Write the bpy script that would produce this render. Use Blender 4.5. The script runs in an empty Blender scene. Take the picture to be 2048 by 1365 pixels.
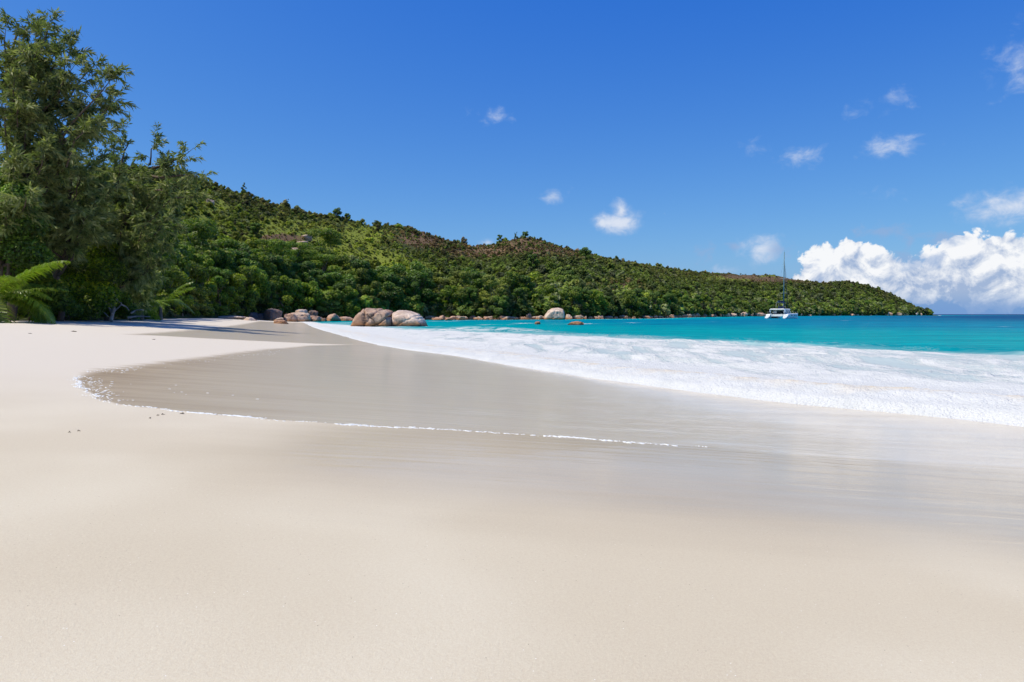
import bpy, bmesh, math, random
import numpy as np
from mathutils import Vector, Matrix

# ------------------------------------------------------------------ camera, sky, sun, exposure
scene = bpy.context.scene
col = scene.collection
F = 24.0 / 36.0 * 2048.0            # focal length in pixels of the 2048 px wide photograph
PITCH = math.radians(2.244)
EYE = np.array([0.0, 0.0, 1.7])
cam_d = bpy.data.cameras.new('camera')
cam_d.lens = 24.0; cam_d.sensor_width = 36.0; cam_d.clip_start = 0.05; cam_d.clip_end = 90000.0
cam = bpy.data.objects.new('camera', cam_d); col.objects.link(cam)
cam.location = EYE; cam.rotation_euler = (math.pi / 2 - PITCH, 0, 0)
scene.camera = cam

SUN_EL = math.radians(61.0)
SUN_AZ = math.radians(-112.0)       # from +Y towards +X: negative is to the left
sun_dir = Vector((math.sin(SUN_AZ) * math.cos(SUN_EL), math.cos(SUN_AZ) * math.cos(SUN_EL), math.sin(SUN_EL)))
sd = bpy.data.lights.new('sun', 'SUN'); sd.energy = 4.5; sd.angle = math.radians(0.53); sd.color = (1.0, 0.93, 0.77)
so = bpy.data.objects.new('sun', sd); col.objects.link(so)
so.rotation_euler = sun_dir.to_track_quat('Z', 'Y').to_euler(); so.location = (-40, 30, 60)

scene.view_settings.view_transform = 'Standard'; scene.view_settings.look = 'None'
scene.view_settings.exposure = 0.0; scene.view_settings.gamma = 1.0
scene.view_settings.use_curve_mapping = False
scene.cycles.adaptive_threshold = 0.025; scene.cycles.max_bounces = 4; scene.cycles.diffuse_bounces = 2; scene.cycles.glossy_bounces = 2
scene.cycles.transmission_bounces = 2; scene.cycles.transparent_max_bounces = 4
scene.cycles.caustics_reflective = False; scene.cycles.caustics_refractive = False


class NT:
    """small node-building helper: n('Type', {input: value or socket}, prop=value) returns the node"""
    def __init__(self, tree): self.t = tree
    def n(self, typ, ins=None, **props):
        nd = self.t.nodes.new('ShaderNode' + typ)
        for k, v in props.items(): setattr(nd, k, v)
        for k, v in (ins or {}).items():
            if isinstance(v, bpy.types.NodeSocket): self.t.links.new(v, nd.inputs[k])
            elif isinstance(v, bpy.types.Node): self.t.links.new(v.outputs[0], nd.inputs[k])
            else: nd.inputs[k].default_value = v
        return nd
    def m(self, op, a, b=0.0, c=0.0, clamp=False):
        return self.n('Math', {0: a, 1: b, 2: c}, operation=op, use_clamp=clamp).outputs[0]
    def ss(self, v, lo, hi, a=0.0, b=1.0):
        return self.n('MapRange', {0: v, 1: lo, 2: hi, 3: a, 4: b}, interpolation_type='SMOOTHSTEP').outputs[0]
    def lin(self, v, lo, hi, a=0.0, b=1.0):
        return self.n('MapRange', {0: v, 1: lo, 2: hi, 3: a, 4: b}).outputs[0]
    def mix(self, f, a, b, blend='MIX'):
        nd = self.n('Mix', None, data_type='RGBA', blend_type=blend)
        for i, v in ((0, f), (6, a), (7, b)):
            if isinstance(v, bpy.types.NodeSocket): self.t.links.new(v, nd.inputs[i])
            elif i == 0: nd.inputs[0].default_value = v
            else: nd.inputs[i].default_value = (*v[:3], 1.0)
        return nd.outputs[2]
    dims = '3D'
    def noise(self, vec, scale, detail=4.0, rough=0.55, dist=0.0, lac=2.0):
        return self.n('TexNoise', {'Vector': vec, 'Scale': scale, 'Detail': detail, 'Roughness': rough,
                                   'Distortion': dist, 'Lacunarity': lac}, noise_dimensions=self.dims).outputs[0]
    def mapping(self, vec, loc=(0, 0, 0), rot=(0, 0, 0), scl=(1, 1, 1)):
        return self.n('Mapping', {'Vector': vec, 'Location': loc, 'Rotation': rot, 'Scale': scl}).outputs[0]
    def attr(self, name):
        return self.n('Attribute', None, attribute_name=name).outputs['Fac']


def px_dir(u, v):
    xc = (u - 1024.0) / F; yc = (682.5 - v) / F
    d = np.array([xc, math.cos(PITCH) + yc * math.sin(PITCH), -math.sin(PITCH) + yc * math.cos(PITCH)])
    return d / np.linalg.norm(d)


def px_azel(u, v):
    d = px_dir(u, v)
    return math.atan2(d[0], d[1]), math.asin(d[2])


def build_world():
    w = bpy.data.worlds.new('World'); scene.world = w; w.use_nodes = True
    t = w.node_tree; t.nodes.clear(); N = NT(t); N.dims = '2D'
    w.cycles.sampling_method = 'MANUAL'; w.cycles.sample_map_resolution = 256
    sky = N.n('TexSky', None, sky_type='NISHITA', sun_disc=False, sun_elevation=SUN_EL, sun_rotation=SUN_AZ,
              altitude=0.0, air_density=1.0, dust_density=1.0, ozone_density=6.0)
    # a polarised, saturated tropical blue: less red and green, more blue
    gr = N.n('VectorMath', {0: sky.outputs[0], 1: (0.90, 1.10, 0.62), 2: (-0.62, -0.35, 4.2)}, operation='MULTIPLY_ADD')
    gr = N.n('VectorMath', {0: gr.outputs[0], 1: (0.08, 0.6, 1.5)}, operation='MAXIMUM')
    gen = N.n('TexCoord').outputs['Generated']
    sep = N.n('SeparateXYZ', {0: gen})
    az = N.m('ARCTAN2', sep.outputs[0], sep.outputs[1])
    el = N.m('ARCSINE', sep.outputs[2])
    co = N.n('CombineXYZ', {0: az, 1: el, 2: 0.0}).outputs[0]
    hazy = N.m('MULTIPLY', N.ss(el, 0.05, 0.0), 0.8)
    bg = N.n('Background', {'Color': N.mix(hazy, gr.outputs[0], (1.9, 3.6, 6.6)), 'Strength': 0.1})
    # clouds: two bands of the sky, each behind its own gate, so that their nodes are skipped elsewhere
    B = lambda c: N.n('Background', {'Color': c, 'Strength': 1.0}).outputs[0]
    MX = lambda f, x, y: N.n('MixShader', {0: f, 1: x, 2: y}).outputs[0]
    gate = lambda v, lo, hi: N.m('MULTIPLY', N.m('GREATER_THAN', v, lo), N.m('LESS_THAN', v, hi))
    def blob(u, v, rx, ry, amp):
        a, e = px_azel(u, v)
        d = N.n('VectorMath', {0: co, 1: (F / rx, F / ry, 0), 2: (-a * F / rx, -e * F / ry, 0)}, operation='MULTIPLY_ADD').outputs[0]
        r = N.n('VectorMath', {0: d}, operation='LENGTH').outputs['Value']
        return N.m('MULTIPLY_ADD', r, -amp, amp)
    def union(lst):
        o = lst[0]
        for q in lst[1:]: o = N.m('MAXIMUM', o, q)
        return o
    puffs = [(985, 231, 50, 20, .42), (1105, 390, 38, 22, .52), (1238, 446, 62, 30, 1.15), (1243, 424, 28, 30, 1.05), (1205, 447, 30, 22, .9), (1605, 312, 60, 26, .55),
             (1787, 290, 64, 30, .60), (2046, 120, 56, 62, .42), (2018, 415, 92, 40, .9), (1522, 498, 52, 38, .9), (1770, 205, 66, 22, .24),
             (1350, 552, 40, 22, .6), (1450, 542, 36, 18, .6), (975, 485, 24, 10, .6), (1775, 385, 46, 16, .25), (1530, 298, 60, 18, .2)]
    def puff_layer(lst, under):
        fine = N.noise(N.mapping(co, scl=(1, 1.35, 1)), 34.0, 5.0, 0.6, 0.25)
        d1 = N.m('ADD', union([blob(*p) for p in lst]), N.m('MULTIPLY', N.m('SUBTRACT', fine, 0.58), 1.25))
        a1 = N.m('MULTIPLY', N.ss(d1, -0.05, 0.85), 0.82)
        c1 = N.mix(N.ss(d1, 0.05, 1.0), (0.46, 0.58, 0.80), (0.82, 0.85, 0.92))
        return MX(a1, under, B(c1)), fine
    high, _ = puff_layer([p for p in puffs if p[1] - p[3] < 400], bg.outputs[0])
    low, fine = puff_layer([p for p in puffs if p[1] + p[3] > 390], bg.outputs[0])
    # the cumulus bank on the right, going on past the frame along the sea horizon
    bank = [(1692, 512, 30, 34, 1.), (1648, 528, 46, 42, 1.), (1735, 530, 52, 34, 1.), (1670, 560, 76, 40, 1.), (1790, 560, 80, 34, .9), (1900, 520, 52, 34, 1.), (1950, 512, 56, 40, 1.),
            (2002, 505, 46, 34, 1.), (2060, 515, 60, 40, 1.), (1900, 560, 110, 46, 1.), (2020, 560, 110, 60, 1.), (2150, 535, 90, 60, 1.), (2260, 560, 120, 50, 1.), (1840, 585, 220, 22, .8), (1622, 556, 22, 16, .8)]
    lown = N.noise(N.mapping(co, loc=(7, 0, 0), scl=(1, 2.2, 1)), 5.5, 2.0, 0.5)
    off_frame = N.m('MULTIPLY', N.ss(az, 0.80, 0.95), N.ss(el, 0.16, 0.02))
    bank_d = N.m('MAXIMUM', union([blob(*p) for p in bank]), N.m('SUBTRACT', N.m('MULTIPLY', N.m('MULTIPLY', lown, off_frame), 1.6), 0.35))
    warp = N.n('TexNoise', {'Vector': co, 'Scale': 30.0, 'Detail': 1.0}, noise_dimensions='2D').outputs[1]
    warp = N.n('VectorMath', {0: warp, 1: (0.03, 0.03, 0), 2: co}, operation='MULTIPLY_ADD').outputs[0]
    bil = N.n('TexVoronoi', {'Vector': warp, 'Scale': 46.0, 'Detail': 2.0, 'Roughness': 0.6, 'Lacunarity': 2.2}, feature='F1', normalize=True, voronoi_dimensions='2D').outputs[0]
    nz = N.noise(N.mapping(co, loc=(1, 5, 0)), 26.0, 6.0, 0.62, 0.3)
    nz_up = N.noise(N.mapping(co, loc=(1.006, 4.988, 0)), 26.0, 6.0, 0.62, 0.3)
    d3 = N.m('ADD', bank_d, N.m('ADD', N.m('MULTIPLY', N.m('SUBTRACT', nz, 0.55), 1.25), N.m('MULTIPLY', N.m('SUBTRACT', 0.35, bil), 0.75)))
    a3 = N.m('MULTIPLY', N.ss(d3, 0.0, 0.17), N.ss(el, 0.004, 0.034, 0.1, 1.0))
    relief = N.m('ADD', N.m('MULTIPLY', N.m('SUBTRACT', nz, nz_up), 3.2), N.m('MULTIPLY', N.m('SUBTRACT', 0.42, bil), 0.8))
    fine2 = N.noise(N.mapping(co, loc=(3, 1, 2), scl=(1, 1.2, 1)), 11.0, 2.0, 0.5)
    lit = N.m('ADD', N.m('ADD', N.lin(el, 0.014, 0.074, 0.10, 0.90), relief), N.m('MULTIPLY', N.m('SUBTRACT', fine2, 0.5), 0.9), clamp=True)
    c3 = N.mix(lit, (0.36, 0.47, 0.68), (0.93, 0.945, 0.97))
    # grey shreds in front of it
    shreds = [(1755, 462, 78, 20, .7), (1880, 480, 66, 20, .7), (1405, 512, 44, 24, .6), (1465, 494, 24, 14, .55), (1560, 500, 50, 22, .55), (1840, 522, 66, 26, .9),
              (1620, 535, 30, 16, .5), (1820, 485, 24, 18, .5)]
    d2 = N.m('ADD', union([blob(*p) for p in shreds]), N.m('MULTIPLY', N.m('SUBTRACT', fine, 0.6), 1.7))
    a2 = N.m('MULTIPLY', N.ss(d2, 0.0, 0.6), 0.66)
    banked = MX(a2, MX(a3, low, B(c3)), B((0.29, 0.43, 0.69, 1)))
    g_high = N.m('MULTIPLY', gate(el, 0.17, 0.42), gate(az, -0.12, 0.8))
    g_low = N.m('MULTIPLY', gate(el, -0.02, 0.17), gate(az, -0.08, 2.4))
    sh = MX(g_low, MX(g_high, bg.outputs[0], high), banked).node
    N.n('OutputWorld', {0: sh.outputs[0]})
build_world()

# ------------------------------------------------------------------ numeric helpers
def _hash(ix, iy, iz, seed):
    h = (ix * 374761393 + iy * 668265263 + iz * 2147483647 + seed * 1274126177) & 0xffffffff
    h = ((h ^ (h >> 13)) * 1274126177) & 0xffffffff
    return ((h ^ (h >> 16)) & 0xffff) / 65535.0


def vnoise(x, y, z=None, seed=0):
    x = np.asarray(x, float); y = np.asarray(y, float)
    z = np.zeros_like(x) if z is None else np.asarray(z, float)
    ix, iy, iz = (np.floor(q).astype(np.int64) for q in (x, y, z))
    fx, fy, fz = x - ix, y - iy, z - iz
    fx, fy, fz = (q * q * (3 - 2 * q) for q in (fx, fy, fz))
    r = 0
    for a in (0, 1):
        for b in (0, 1):
            for c in (0, 1):
                r = r + _hash(ix + a, iy + b, iz + c, seed) * (fx if a else 1 - fx) * (fy if b else 1 - fy) * (fz if c else 1 - fz)
    return r


def fbm(x, y, z=None, oct=4, seed=0, gain=0.5):
    s = 0; a = 1.0; n = 0
    for k in range(oct):
        f = 2.03 ** k
        s = s + a * vnoise(x * f, y * f, None if z is None else z * f, seed + k * 17); n += a; a *= gain
    return s / n


def sstep(v, lo, hi):
    t = np.clip((np.asarray(v, float) - lo) / (hi - lo), 0, 1)
    return t * t * (3 - 2 * t)


def poly_sdf(px, py, poly):
    """signed distance to a closed polygon, positive inside"""
    poly = np.asarray(poly, float); n = len(poly)
    d = np.full(px.shape, 1e18); inside = np.zeros(px.shape, bool)
    for i in range(n):
        a = poly[i]; b = poly[(i + 1) % n]; e = b - a
        t = np.clip(((px - a[0]) * e[0] + (py - a[1]) * e[1]) / max(e @ e, 1e-12), 0, 1)
        d = np.minimum(d, (px - a[0] - t * e[0]) ** 2 + (py - a[1] - t * e[1]) ** 2)
        c = (a[1] > py) != (b[1] > py)
        xi = a[0] + (py - a[1]) * e[0] / (e[1] if abs(e[1]) > 1e-12 else 1e-12)
        inside ^= c & (px < xi)
    return np.where(inside, 1, -1) * np.sqrt(d)


def smooth_line(pts, n=6):
    """Catmull-Rom through the points"""
    p = [np.array(q, float) for q in pts]; p = [2 * p[0] - p[1]] + p + [2 * p[-1] - p[-2]]
    out = []
    for i in range(1, len(p) - 2):
        for k in range(n):
            t = k / n
            out.append(0.5 * ((2 * p[i]) + (p[i + 1] - p[i - 1]) * t + (2 * p[i - 1] - 5 * p[i] + 4 * p[i + 1] - p[i + 2]) * t * t
                              + (3 * p[i] - p[i - 1] - 3 * p[i + 1] + p[i + 2]) * t ** 3))
    out.append(p[-2])
    return np.array(out)


def link(me, name, mat=None, parent=None):
    o = bpy.data.objects.new(name, me); col.objects.link(o)
    if mat is not None: me.materials.append(mat)
    if parent is not None: o.parent = parent
    return o


def mesh_np(name, V, faces, smooth=False, attrs=None):
    """faces: list of int arrays (n,3) / (n,4)"""
    me = bpy.data.meshes.new(name)
    V = np.asarray(V, np.float32)
    me.vertices.add(len(V)); me.vertices.foreach_set('co', V.ravel())
    faces = [np.asarray(f, np.int32) for f in faces if len(f)]
    loops = np.concatenate([f.ravel() for f in faces])
    tot = np.concatenate([np.full(len(f), f.shape[1], np.int32) for f in faces])
    start = np.concatenate([[0], np.cumsum(tot)[:-1]]).astype(np.int32)
    me.loops.add(len(loops)); me.loops.foreach_set('vertex_index', loops)
    me.polygons.add(len(tot)); me.polygons.foreach_set('loop_start', start)
    try: me.polygons.foreach_set('loop_total', tot)
    except Exception: pass
    me.polygons.foreach_set('use_smooth', np.full(len(tot), smooth))
    for k, (dom, typ, arr) in (attrs or {}).items():
        a = me.attributes.new(k, typ, dom)
        a.data.foreach_set('color' if 'COLOR' in typ else 'value', np.asarray(arr, np.float32).ravel())
    me.update(calc_edges=True); me.validate()
    return me


def grid_faces(nr, nc):
    i = np.arange(nr - 1)[:, None] * nc + np.arange(nc - 1)[None, :]
    return np.stack([i, i + 1, i + nc + 1, i + nc], -1).reshape(-1, 4)


def tag(o, label=None, cat=None, group=None, kind=None):
    if label: o['label'] = label
    if cat: o['category'] = cat
    if group: o['group'] = group
    if kind: o['kind'] = kind
    return o


def empty(name, loc, rz=0.0, scale=1.0):
    o = bpy.data.objects.new(name, None); col.objects.link(o)
    o.location = loc; o.rotation_euler = (0, 0, rz)
    o.scale = (scale,) * 3 if np.isscalar(scale) else scale
    o.empty_display_size = 0.3
    return o


def copy_tree(root):
    r = root.copy(); col.objects.link(r)
    for ch in list(root.children):
        c = ch.copy(); col.objects.link(c); c.parent = r
        for g in list(ch.children):
            d = g.copy(); col.objects.link(d); d.parent = c
    return r


# ------------------------------------------------------------------ materials
def new_mat(name):
    m = bpy.data.materials.new(name); m.use_nodes = True; m.node_tree.nodes.clear()
    return m, NT(m.node_tree)


def mat_plain(name, c, rough=0.6, spec=0.4, vary=0.0, vscale=3.0, metallic=0.0):
    m, N = new_mat(name)
    colr = (*c, 1)
    if vary:
        g = N.n('TexCoord').outputs['Object']
        f = N.noise(g, vscale, 5.0, 0.6)
        colr = N.mix(f, tuple(max(0, q * (1 - vary)) for q in c), tuple(min(1, q * (1 + vary)) for q in c))
    b = N.n('BsdfPrincipled', {'Base Color': colr, 'Roughness': rough, 'Specular IOR Level': spec, 'Metallic': metallic})
    N.n('OutputMaterial', {0: b.outputs[0]})
    return m


def mat_leaf(name, dark, mid, light, trans=0.3, rough=0.5, obj_var=0.35, pale=(0.11, 0.12, 0.03)):
    """foliage: per-leaf tint attribute and a per-plant random change of hue"""
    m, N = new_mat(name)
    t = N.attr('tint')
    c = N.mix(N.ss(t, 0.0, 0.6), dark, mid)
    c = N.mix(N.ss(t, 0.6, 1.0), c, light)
    rnd = N.n('ObjectInfo').outputs['Random']
    c = N.mix(N.m('MULTIPLY', rnd, obj_var), c, pale)
    v = N.n('HueSaturation', {'Color': c, 'Value': N.lin(N.n('TexWhiteNoise', {1: rnd}, noise_dimensions='1D').outputs[0], 0, 1, 0.75, 1.2), 'Hue': 0.5, 'Saturation': 1.0}).outputs[0]
    b = N.n('BsdfPrincipled', {'Base Color': v, 'Roughness': rough, 'Specular IOR Level': 0.35})
    tr = N.n('BsdfTranslucent', {'Color': N.mix(1.0, v, (1.0, 1.25, 0.45), 'MULTIPLY')})
    s = N.n('MixShader', {0: trans, 1: b.outputs[0], 2: tr.outputs[0]})
    N.n('OutputMaterial', {0: s.outputs[0]})
    return m


def mat_shrubs():
    m, N = new_mat('hillside_foliage')
    a = N.n('Attribute', None, attribute_name='leafcol', attribute_type='INSTANCER').outputs['Color']
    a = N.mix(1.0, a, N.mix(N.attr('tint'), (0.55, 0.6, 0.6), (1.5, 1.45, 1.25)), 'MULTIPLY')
    b = N.n('BsdfPrincipled', {'Base Color': a, 'Roughness': 0.6, 'Specular IOR Level': 0.25})
    tr = N.n('BsdfTranslucent', {'Color': N.mix(1.0, a, (1.0, 1.2, 0.5), 'MULTIPLY')})
    N.n('OutputMaterial', {0: N.n('MixShader', {0: 0.35, 1: b.outputs[0], 2: tr.outputs[0]}).outputs[0]})
    return m


def mat_granite(name, base=(0.40, 0.275, 0.20), pale=(0.57, 0.455, 0.365), stain=(0.08, 0.06, 0.055), scale=1.0, wet_top=0.35, stain_amt=0.75):
    m, N = new_mat(name)
    g = N.n('TexCoord').outputs['Object']
    geo = N.n('NewGeometry')
    pz = N.n('SeparateXYZ', {0: geo.outputs['Position']}).outputs[2]
    big = N.noise(g, 0.55 * scale, 6.0, 0.6, 0.4)
    c = N.mix(N.ss(big, 0.35, 0.62), base, pale)
    streak = N.noise(N.mapping(g, rot=(0, 0.5, 0.3), scl=(1.9, 1.9, 0.42)), 1.1 * scale, 6.0, 0.65, 0.8)
    c = N.mix(N.m('MULTIPLY', N.ss(streak, 0.52, 0.68), stain_amt), c, stain)
    red = N.noise(N.mapping(g, loc=(4, 2, 7)), 0.8 * scale, 4.0, 0.6)
    c = N.mix(N.m('MULTIPLY', N.ss(red, 0.5, 0.7), 0.6), c, (0.36, 0.19, 0.11))
    grain = N.noise(g, 9.0 * scale, 5.0, 0.7)
    c = N.mix(0.35, c, N.mix(grain, (0.1, 0.08, 0.07), (0.85, 0.78, 0.72)), 'OVERLAY')
    tide = N.m('ADD', pz, N.m('MULTIPLY', N.m('SUBTRACT', big, 0.5), 0.5))
    c = N.mix(N.ss(tide, wet_top + 0.55, wet_top - 0.1), c, (0.34, 0.165, 0.075))
    c = N.mix(N.ss(tide, wet_top * 0.5 + 0.08, wet_top * 0.5 - 0.12), c, (0.07, 0.05, 0.04))
    bump = N.n('Bump', {'Strength': 0.6, 'Distance': 0.12, 'Height': N.m('ADD', N.m('MULTIPLY', streak, 0.7), N.m('MULTIPLY', grain, 0.25))})
    b = N.n('BsdfPrincipled', {'Base Color': c, 'Roughness': 0.75, 'Specular IOR Level': 0.3, 'Normal': bump.outputs[0]})
    N.n('OutputMaterial', {0: b.outputs[0]})
    return m


def mat_bark(name, c=(0.11, 0.085, 0.065)):
    m, N = new_mat(name)
    g = N.n('TexCoord').outputs['Object']
    f = N.noise(N.mapping(g, scl=(6, 6, 1.2)), 2.0, 5.0, 0.6)
    cc = N.mix(f, tuple(q * 0.5 for q in c), tuple(q * 1.5 for q in c))
    bump = N.n('Bump', {'Strength': 0.5, 'Distance': 0.02, 'Height': f})
    b = N.n('BsdfPrincipled', {'Base Color': cc, 'Roughness': 0.85, 'Specular IOR Level': 0.2, 'Normal': bump.outputs[0]})
    N.n('OutputMaterial', {0: b.outputs[0]})
    return m


def mat_sand():
    m, N = new_mat('sand'); N.dims = '2D'
    P = N.n('NewGeometry').outputs['Position']
    flow = N.mapping(P, rot=(0, 0, -0.62), scl=(0.22, 1.7, 1.0))      # streaks left by the backwash
    streak = N.noise(flow, 1.3, 3.0, 0.6)
    flow2 = N.mapping(P, rot=(0, 0, -0.45), scl=(0.12, 2.6, 1.0))
    streak2 = N.noise(flow2, 2.4, 2.0, 0.6)
    n_mid = N.noise(P, 1.6, 2.0, 0.6)
    n_fine = N.noise(P, 26.0, 1.0, 0.6)
    lobe = N.m('ADD', N.attr('lobe'), N.m('ADD', N.m('MULTIPLY', N.m('SUBTRACT', n_fine, 0.5), 0.07), N.m('MULTIPLY', N.m('SUBTRACT', n_mid, 0.5), 0.16)))
    soft = N.attr('lobesoft')
    lobe_w = N.m('DIVIDE', lobe, soft)
    lobe_m = N.ss(N.m('ADD', lobe_w, N.m('MULTIPLY', N.m('MULTIPLY', N.m('SUBTRACT', streak2, 0.5), 2.2), N.lin(soft, 0.05, 0.6, 0.0, 1.0))), -0.5, 0.8)
    old = N.m('ADD', N.attr('old'), N.m('MULTIPLY', N.m('SUBTRACT', streak, 0.5), 1.0))
    old_m = N.ss(old, -0.25, 1.15)
    wet = N.m('MAXIMUM', lobe_m, N.m('MULTIPLY', old_m, N.m('MULTIPLY_ADD', N.attr('oldfilm'), 0.40, 0.20)))
    filmv = N.m('MAXIMUM', N.m('MULTIPLY', lobe_m, N.attr('lobefilm')), N.m('MULTIPLY', old_m, N.attr('oldfilm')))
    film = N.m('MULTIPLY', filmv, N.m('MULTIPLY', N.lin(streak2, 0.35, 0.6, 0.86, 1.0), N.lin(streak, 0.36, 0.58, 0.84, 1.0)), clamp=True)
    # dry grain colours
    g1 = N.n('TexVoronoi', {'Vector': P, 'Scale': 420.0}, voronoi_dimensions='2D').outputs['Color']
    g1 = N.n('SeparateColor', {0: g1}).outputs[0]
    g2 = N.noise(P, 70.0, 2.0, 0.7)
    patch = N.noise(P, 0.5, 2.0, 0.55)
    dry = N.mix(N.ss(patch, 0.3, 0.7), (0.585, 0.503, 0.372), (0.640, 0.562, 0.428))
    dry = N.mix(N.ss(N.n('SeparateXYZ', {0: P}).outputs[1], 3.0, 13.0), dry, (0.635, 0.563, 0.468))
    dry = N.mix(0.18, dry, N.mix(g1, (0.30, 0.27, 0.23), (0.72, 0.72, 0.72)), 'OVERLAY')
    dry = N.mix(0.20, dry, N.mix(g2, (0.30, 0.28, 0.25), (0.70, 0.70, 0.70)), 'OVERLAY')
    spk = N.n('TexVoronoi', {'Vector': P, 'Scale': 38.0, 'Randomness': 1.0}, voronoi_dimensions='2D')
    spc = N.n('SeparateColor', {0: spk.outputs['Color']})
    dark_spk = N.m('MULTIPLY', N.ss(spk.outputs['Distance'], 0.10, 0.05), N.ss(spc.outputs[0], 0.982, 0.988))
    lite_spk = N.m('MULTIPLY', N.ss(spk.outputs['Distance'], 0.10, 0.05), N.ss(spc.outputs[1], 0.984, 0.99))
    dry = N.mix(dark_spk, dry, (0.20, 0.14, 0.09))
    dry = N.mix(lite_spk, dry, (0.88, 0.86, 0.82))
    wet_refl = N.mix(N.ss(N.m('ADD', N.m('MULTIPLY', streak, 0.75), N.m('MULTIPLY', n_mid, 0.25)), 0.30, 0.68), (0.265, 0.186, 0.098), (0.370, 0.275, 0.162))
    wet_refl = N.mix(N.m('MULTIPLY', film, 0.5), wet_refl, (0.50, 0.41, 0.27))  # olive-tan hill reflection painted into the base colour under the film
    wet_refl = N.mix(N.m('MULTIPLY', film, lobe_m), wet_refl, N.mix(streak, (0.61, 0.530, 0.405), (0.68, 0.600, 0.475)))  # pale sky reflection painted into the wet lobe's base colour
    wet_refl = N.mix(0.2, wet_refl, N.mix(g2, (0.30, 0.28, 0.25), (0.70, 0.70, 0.70)), 'OVERLAY')
    c = N.mix(wet, dry, wet_refl)
    litter = N.m('MULTIPLY', N.attr('litter'), N.ss(N.noise(P, 3.5, 3.0, 0.7), 0.42, 0.6))
    c = N.mix(litter, c, (0.09, 0.06, 0.035))
    # relief: dry sand has soft hollows and grain, the wet film is nearly flat
    walk = N.noise(P, 2.6, 1.0, 0.5)
    hgt = N.m('ADD', N.m('MULTIPLY', g2, 0.0018), N.m('MULTIPLY', g1, 0.0012))
    hgt = N.m('MULTIPLY', hgt, N.m('SUBTRACT', 1.0, N.m('MULTIPLY', film, 0.93)))
    hgt = N.m('ADD', hgt, N.m('MULTIPLY', N.m('MULTIPLY', walk, N.attr('walked')), 0.22))
    hgt = N.m('ADD', hgt, N.m('MULTIPLY', N.m('MULTIPLY', streak2, film), 0.008))
    bump = N.n('Bump', {'Strength': 0.7, 'Distance': 1.0, 'Height': hgt})
    rough = N.lin(wet, 0.0, 1.0, 0.95, 0.55)
    ripple = N.m('ADD', N.m('MULTIPLY', streak2, 0.010), N.m('MULTIPLY', N.noise(flow, 9.0, 1.0, 0.6), 0.003))
    cb = N.n('Bump', {'Strength': 0.35, 'Distance': 1.0, 'Height': ripple})
    b = N.n('BsdfPrincipled', {'Base Color': c, 'Roughness': rough, 'Specular IOR Level': 0.25, 'Normal': bump.outputs[0],
                               'Coat Weight': N.m('MULTIPLY', film, 0.74), 'Coat Roughness': 0.10, 'Coat IOR': 1.33, 'Coat Normal': cb.outputs[0]})
    N.n('OutputMaterial', {0: b.outputs[0]})
    return m


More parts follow.
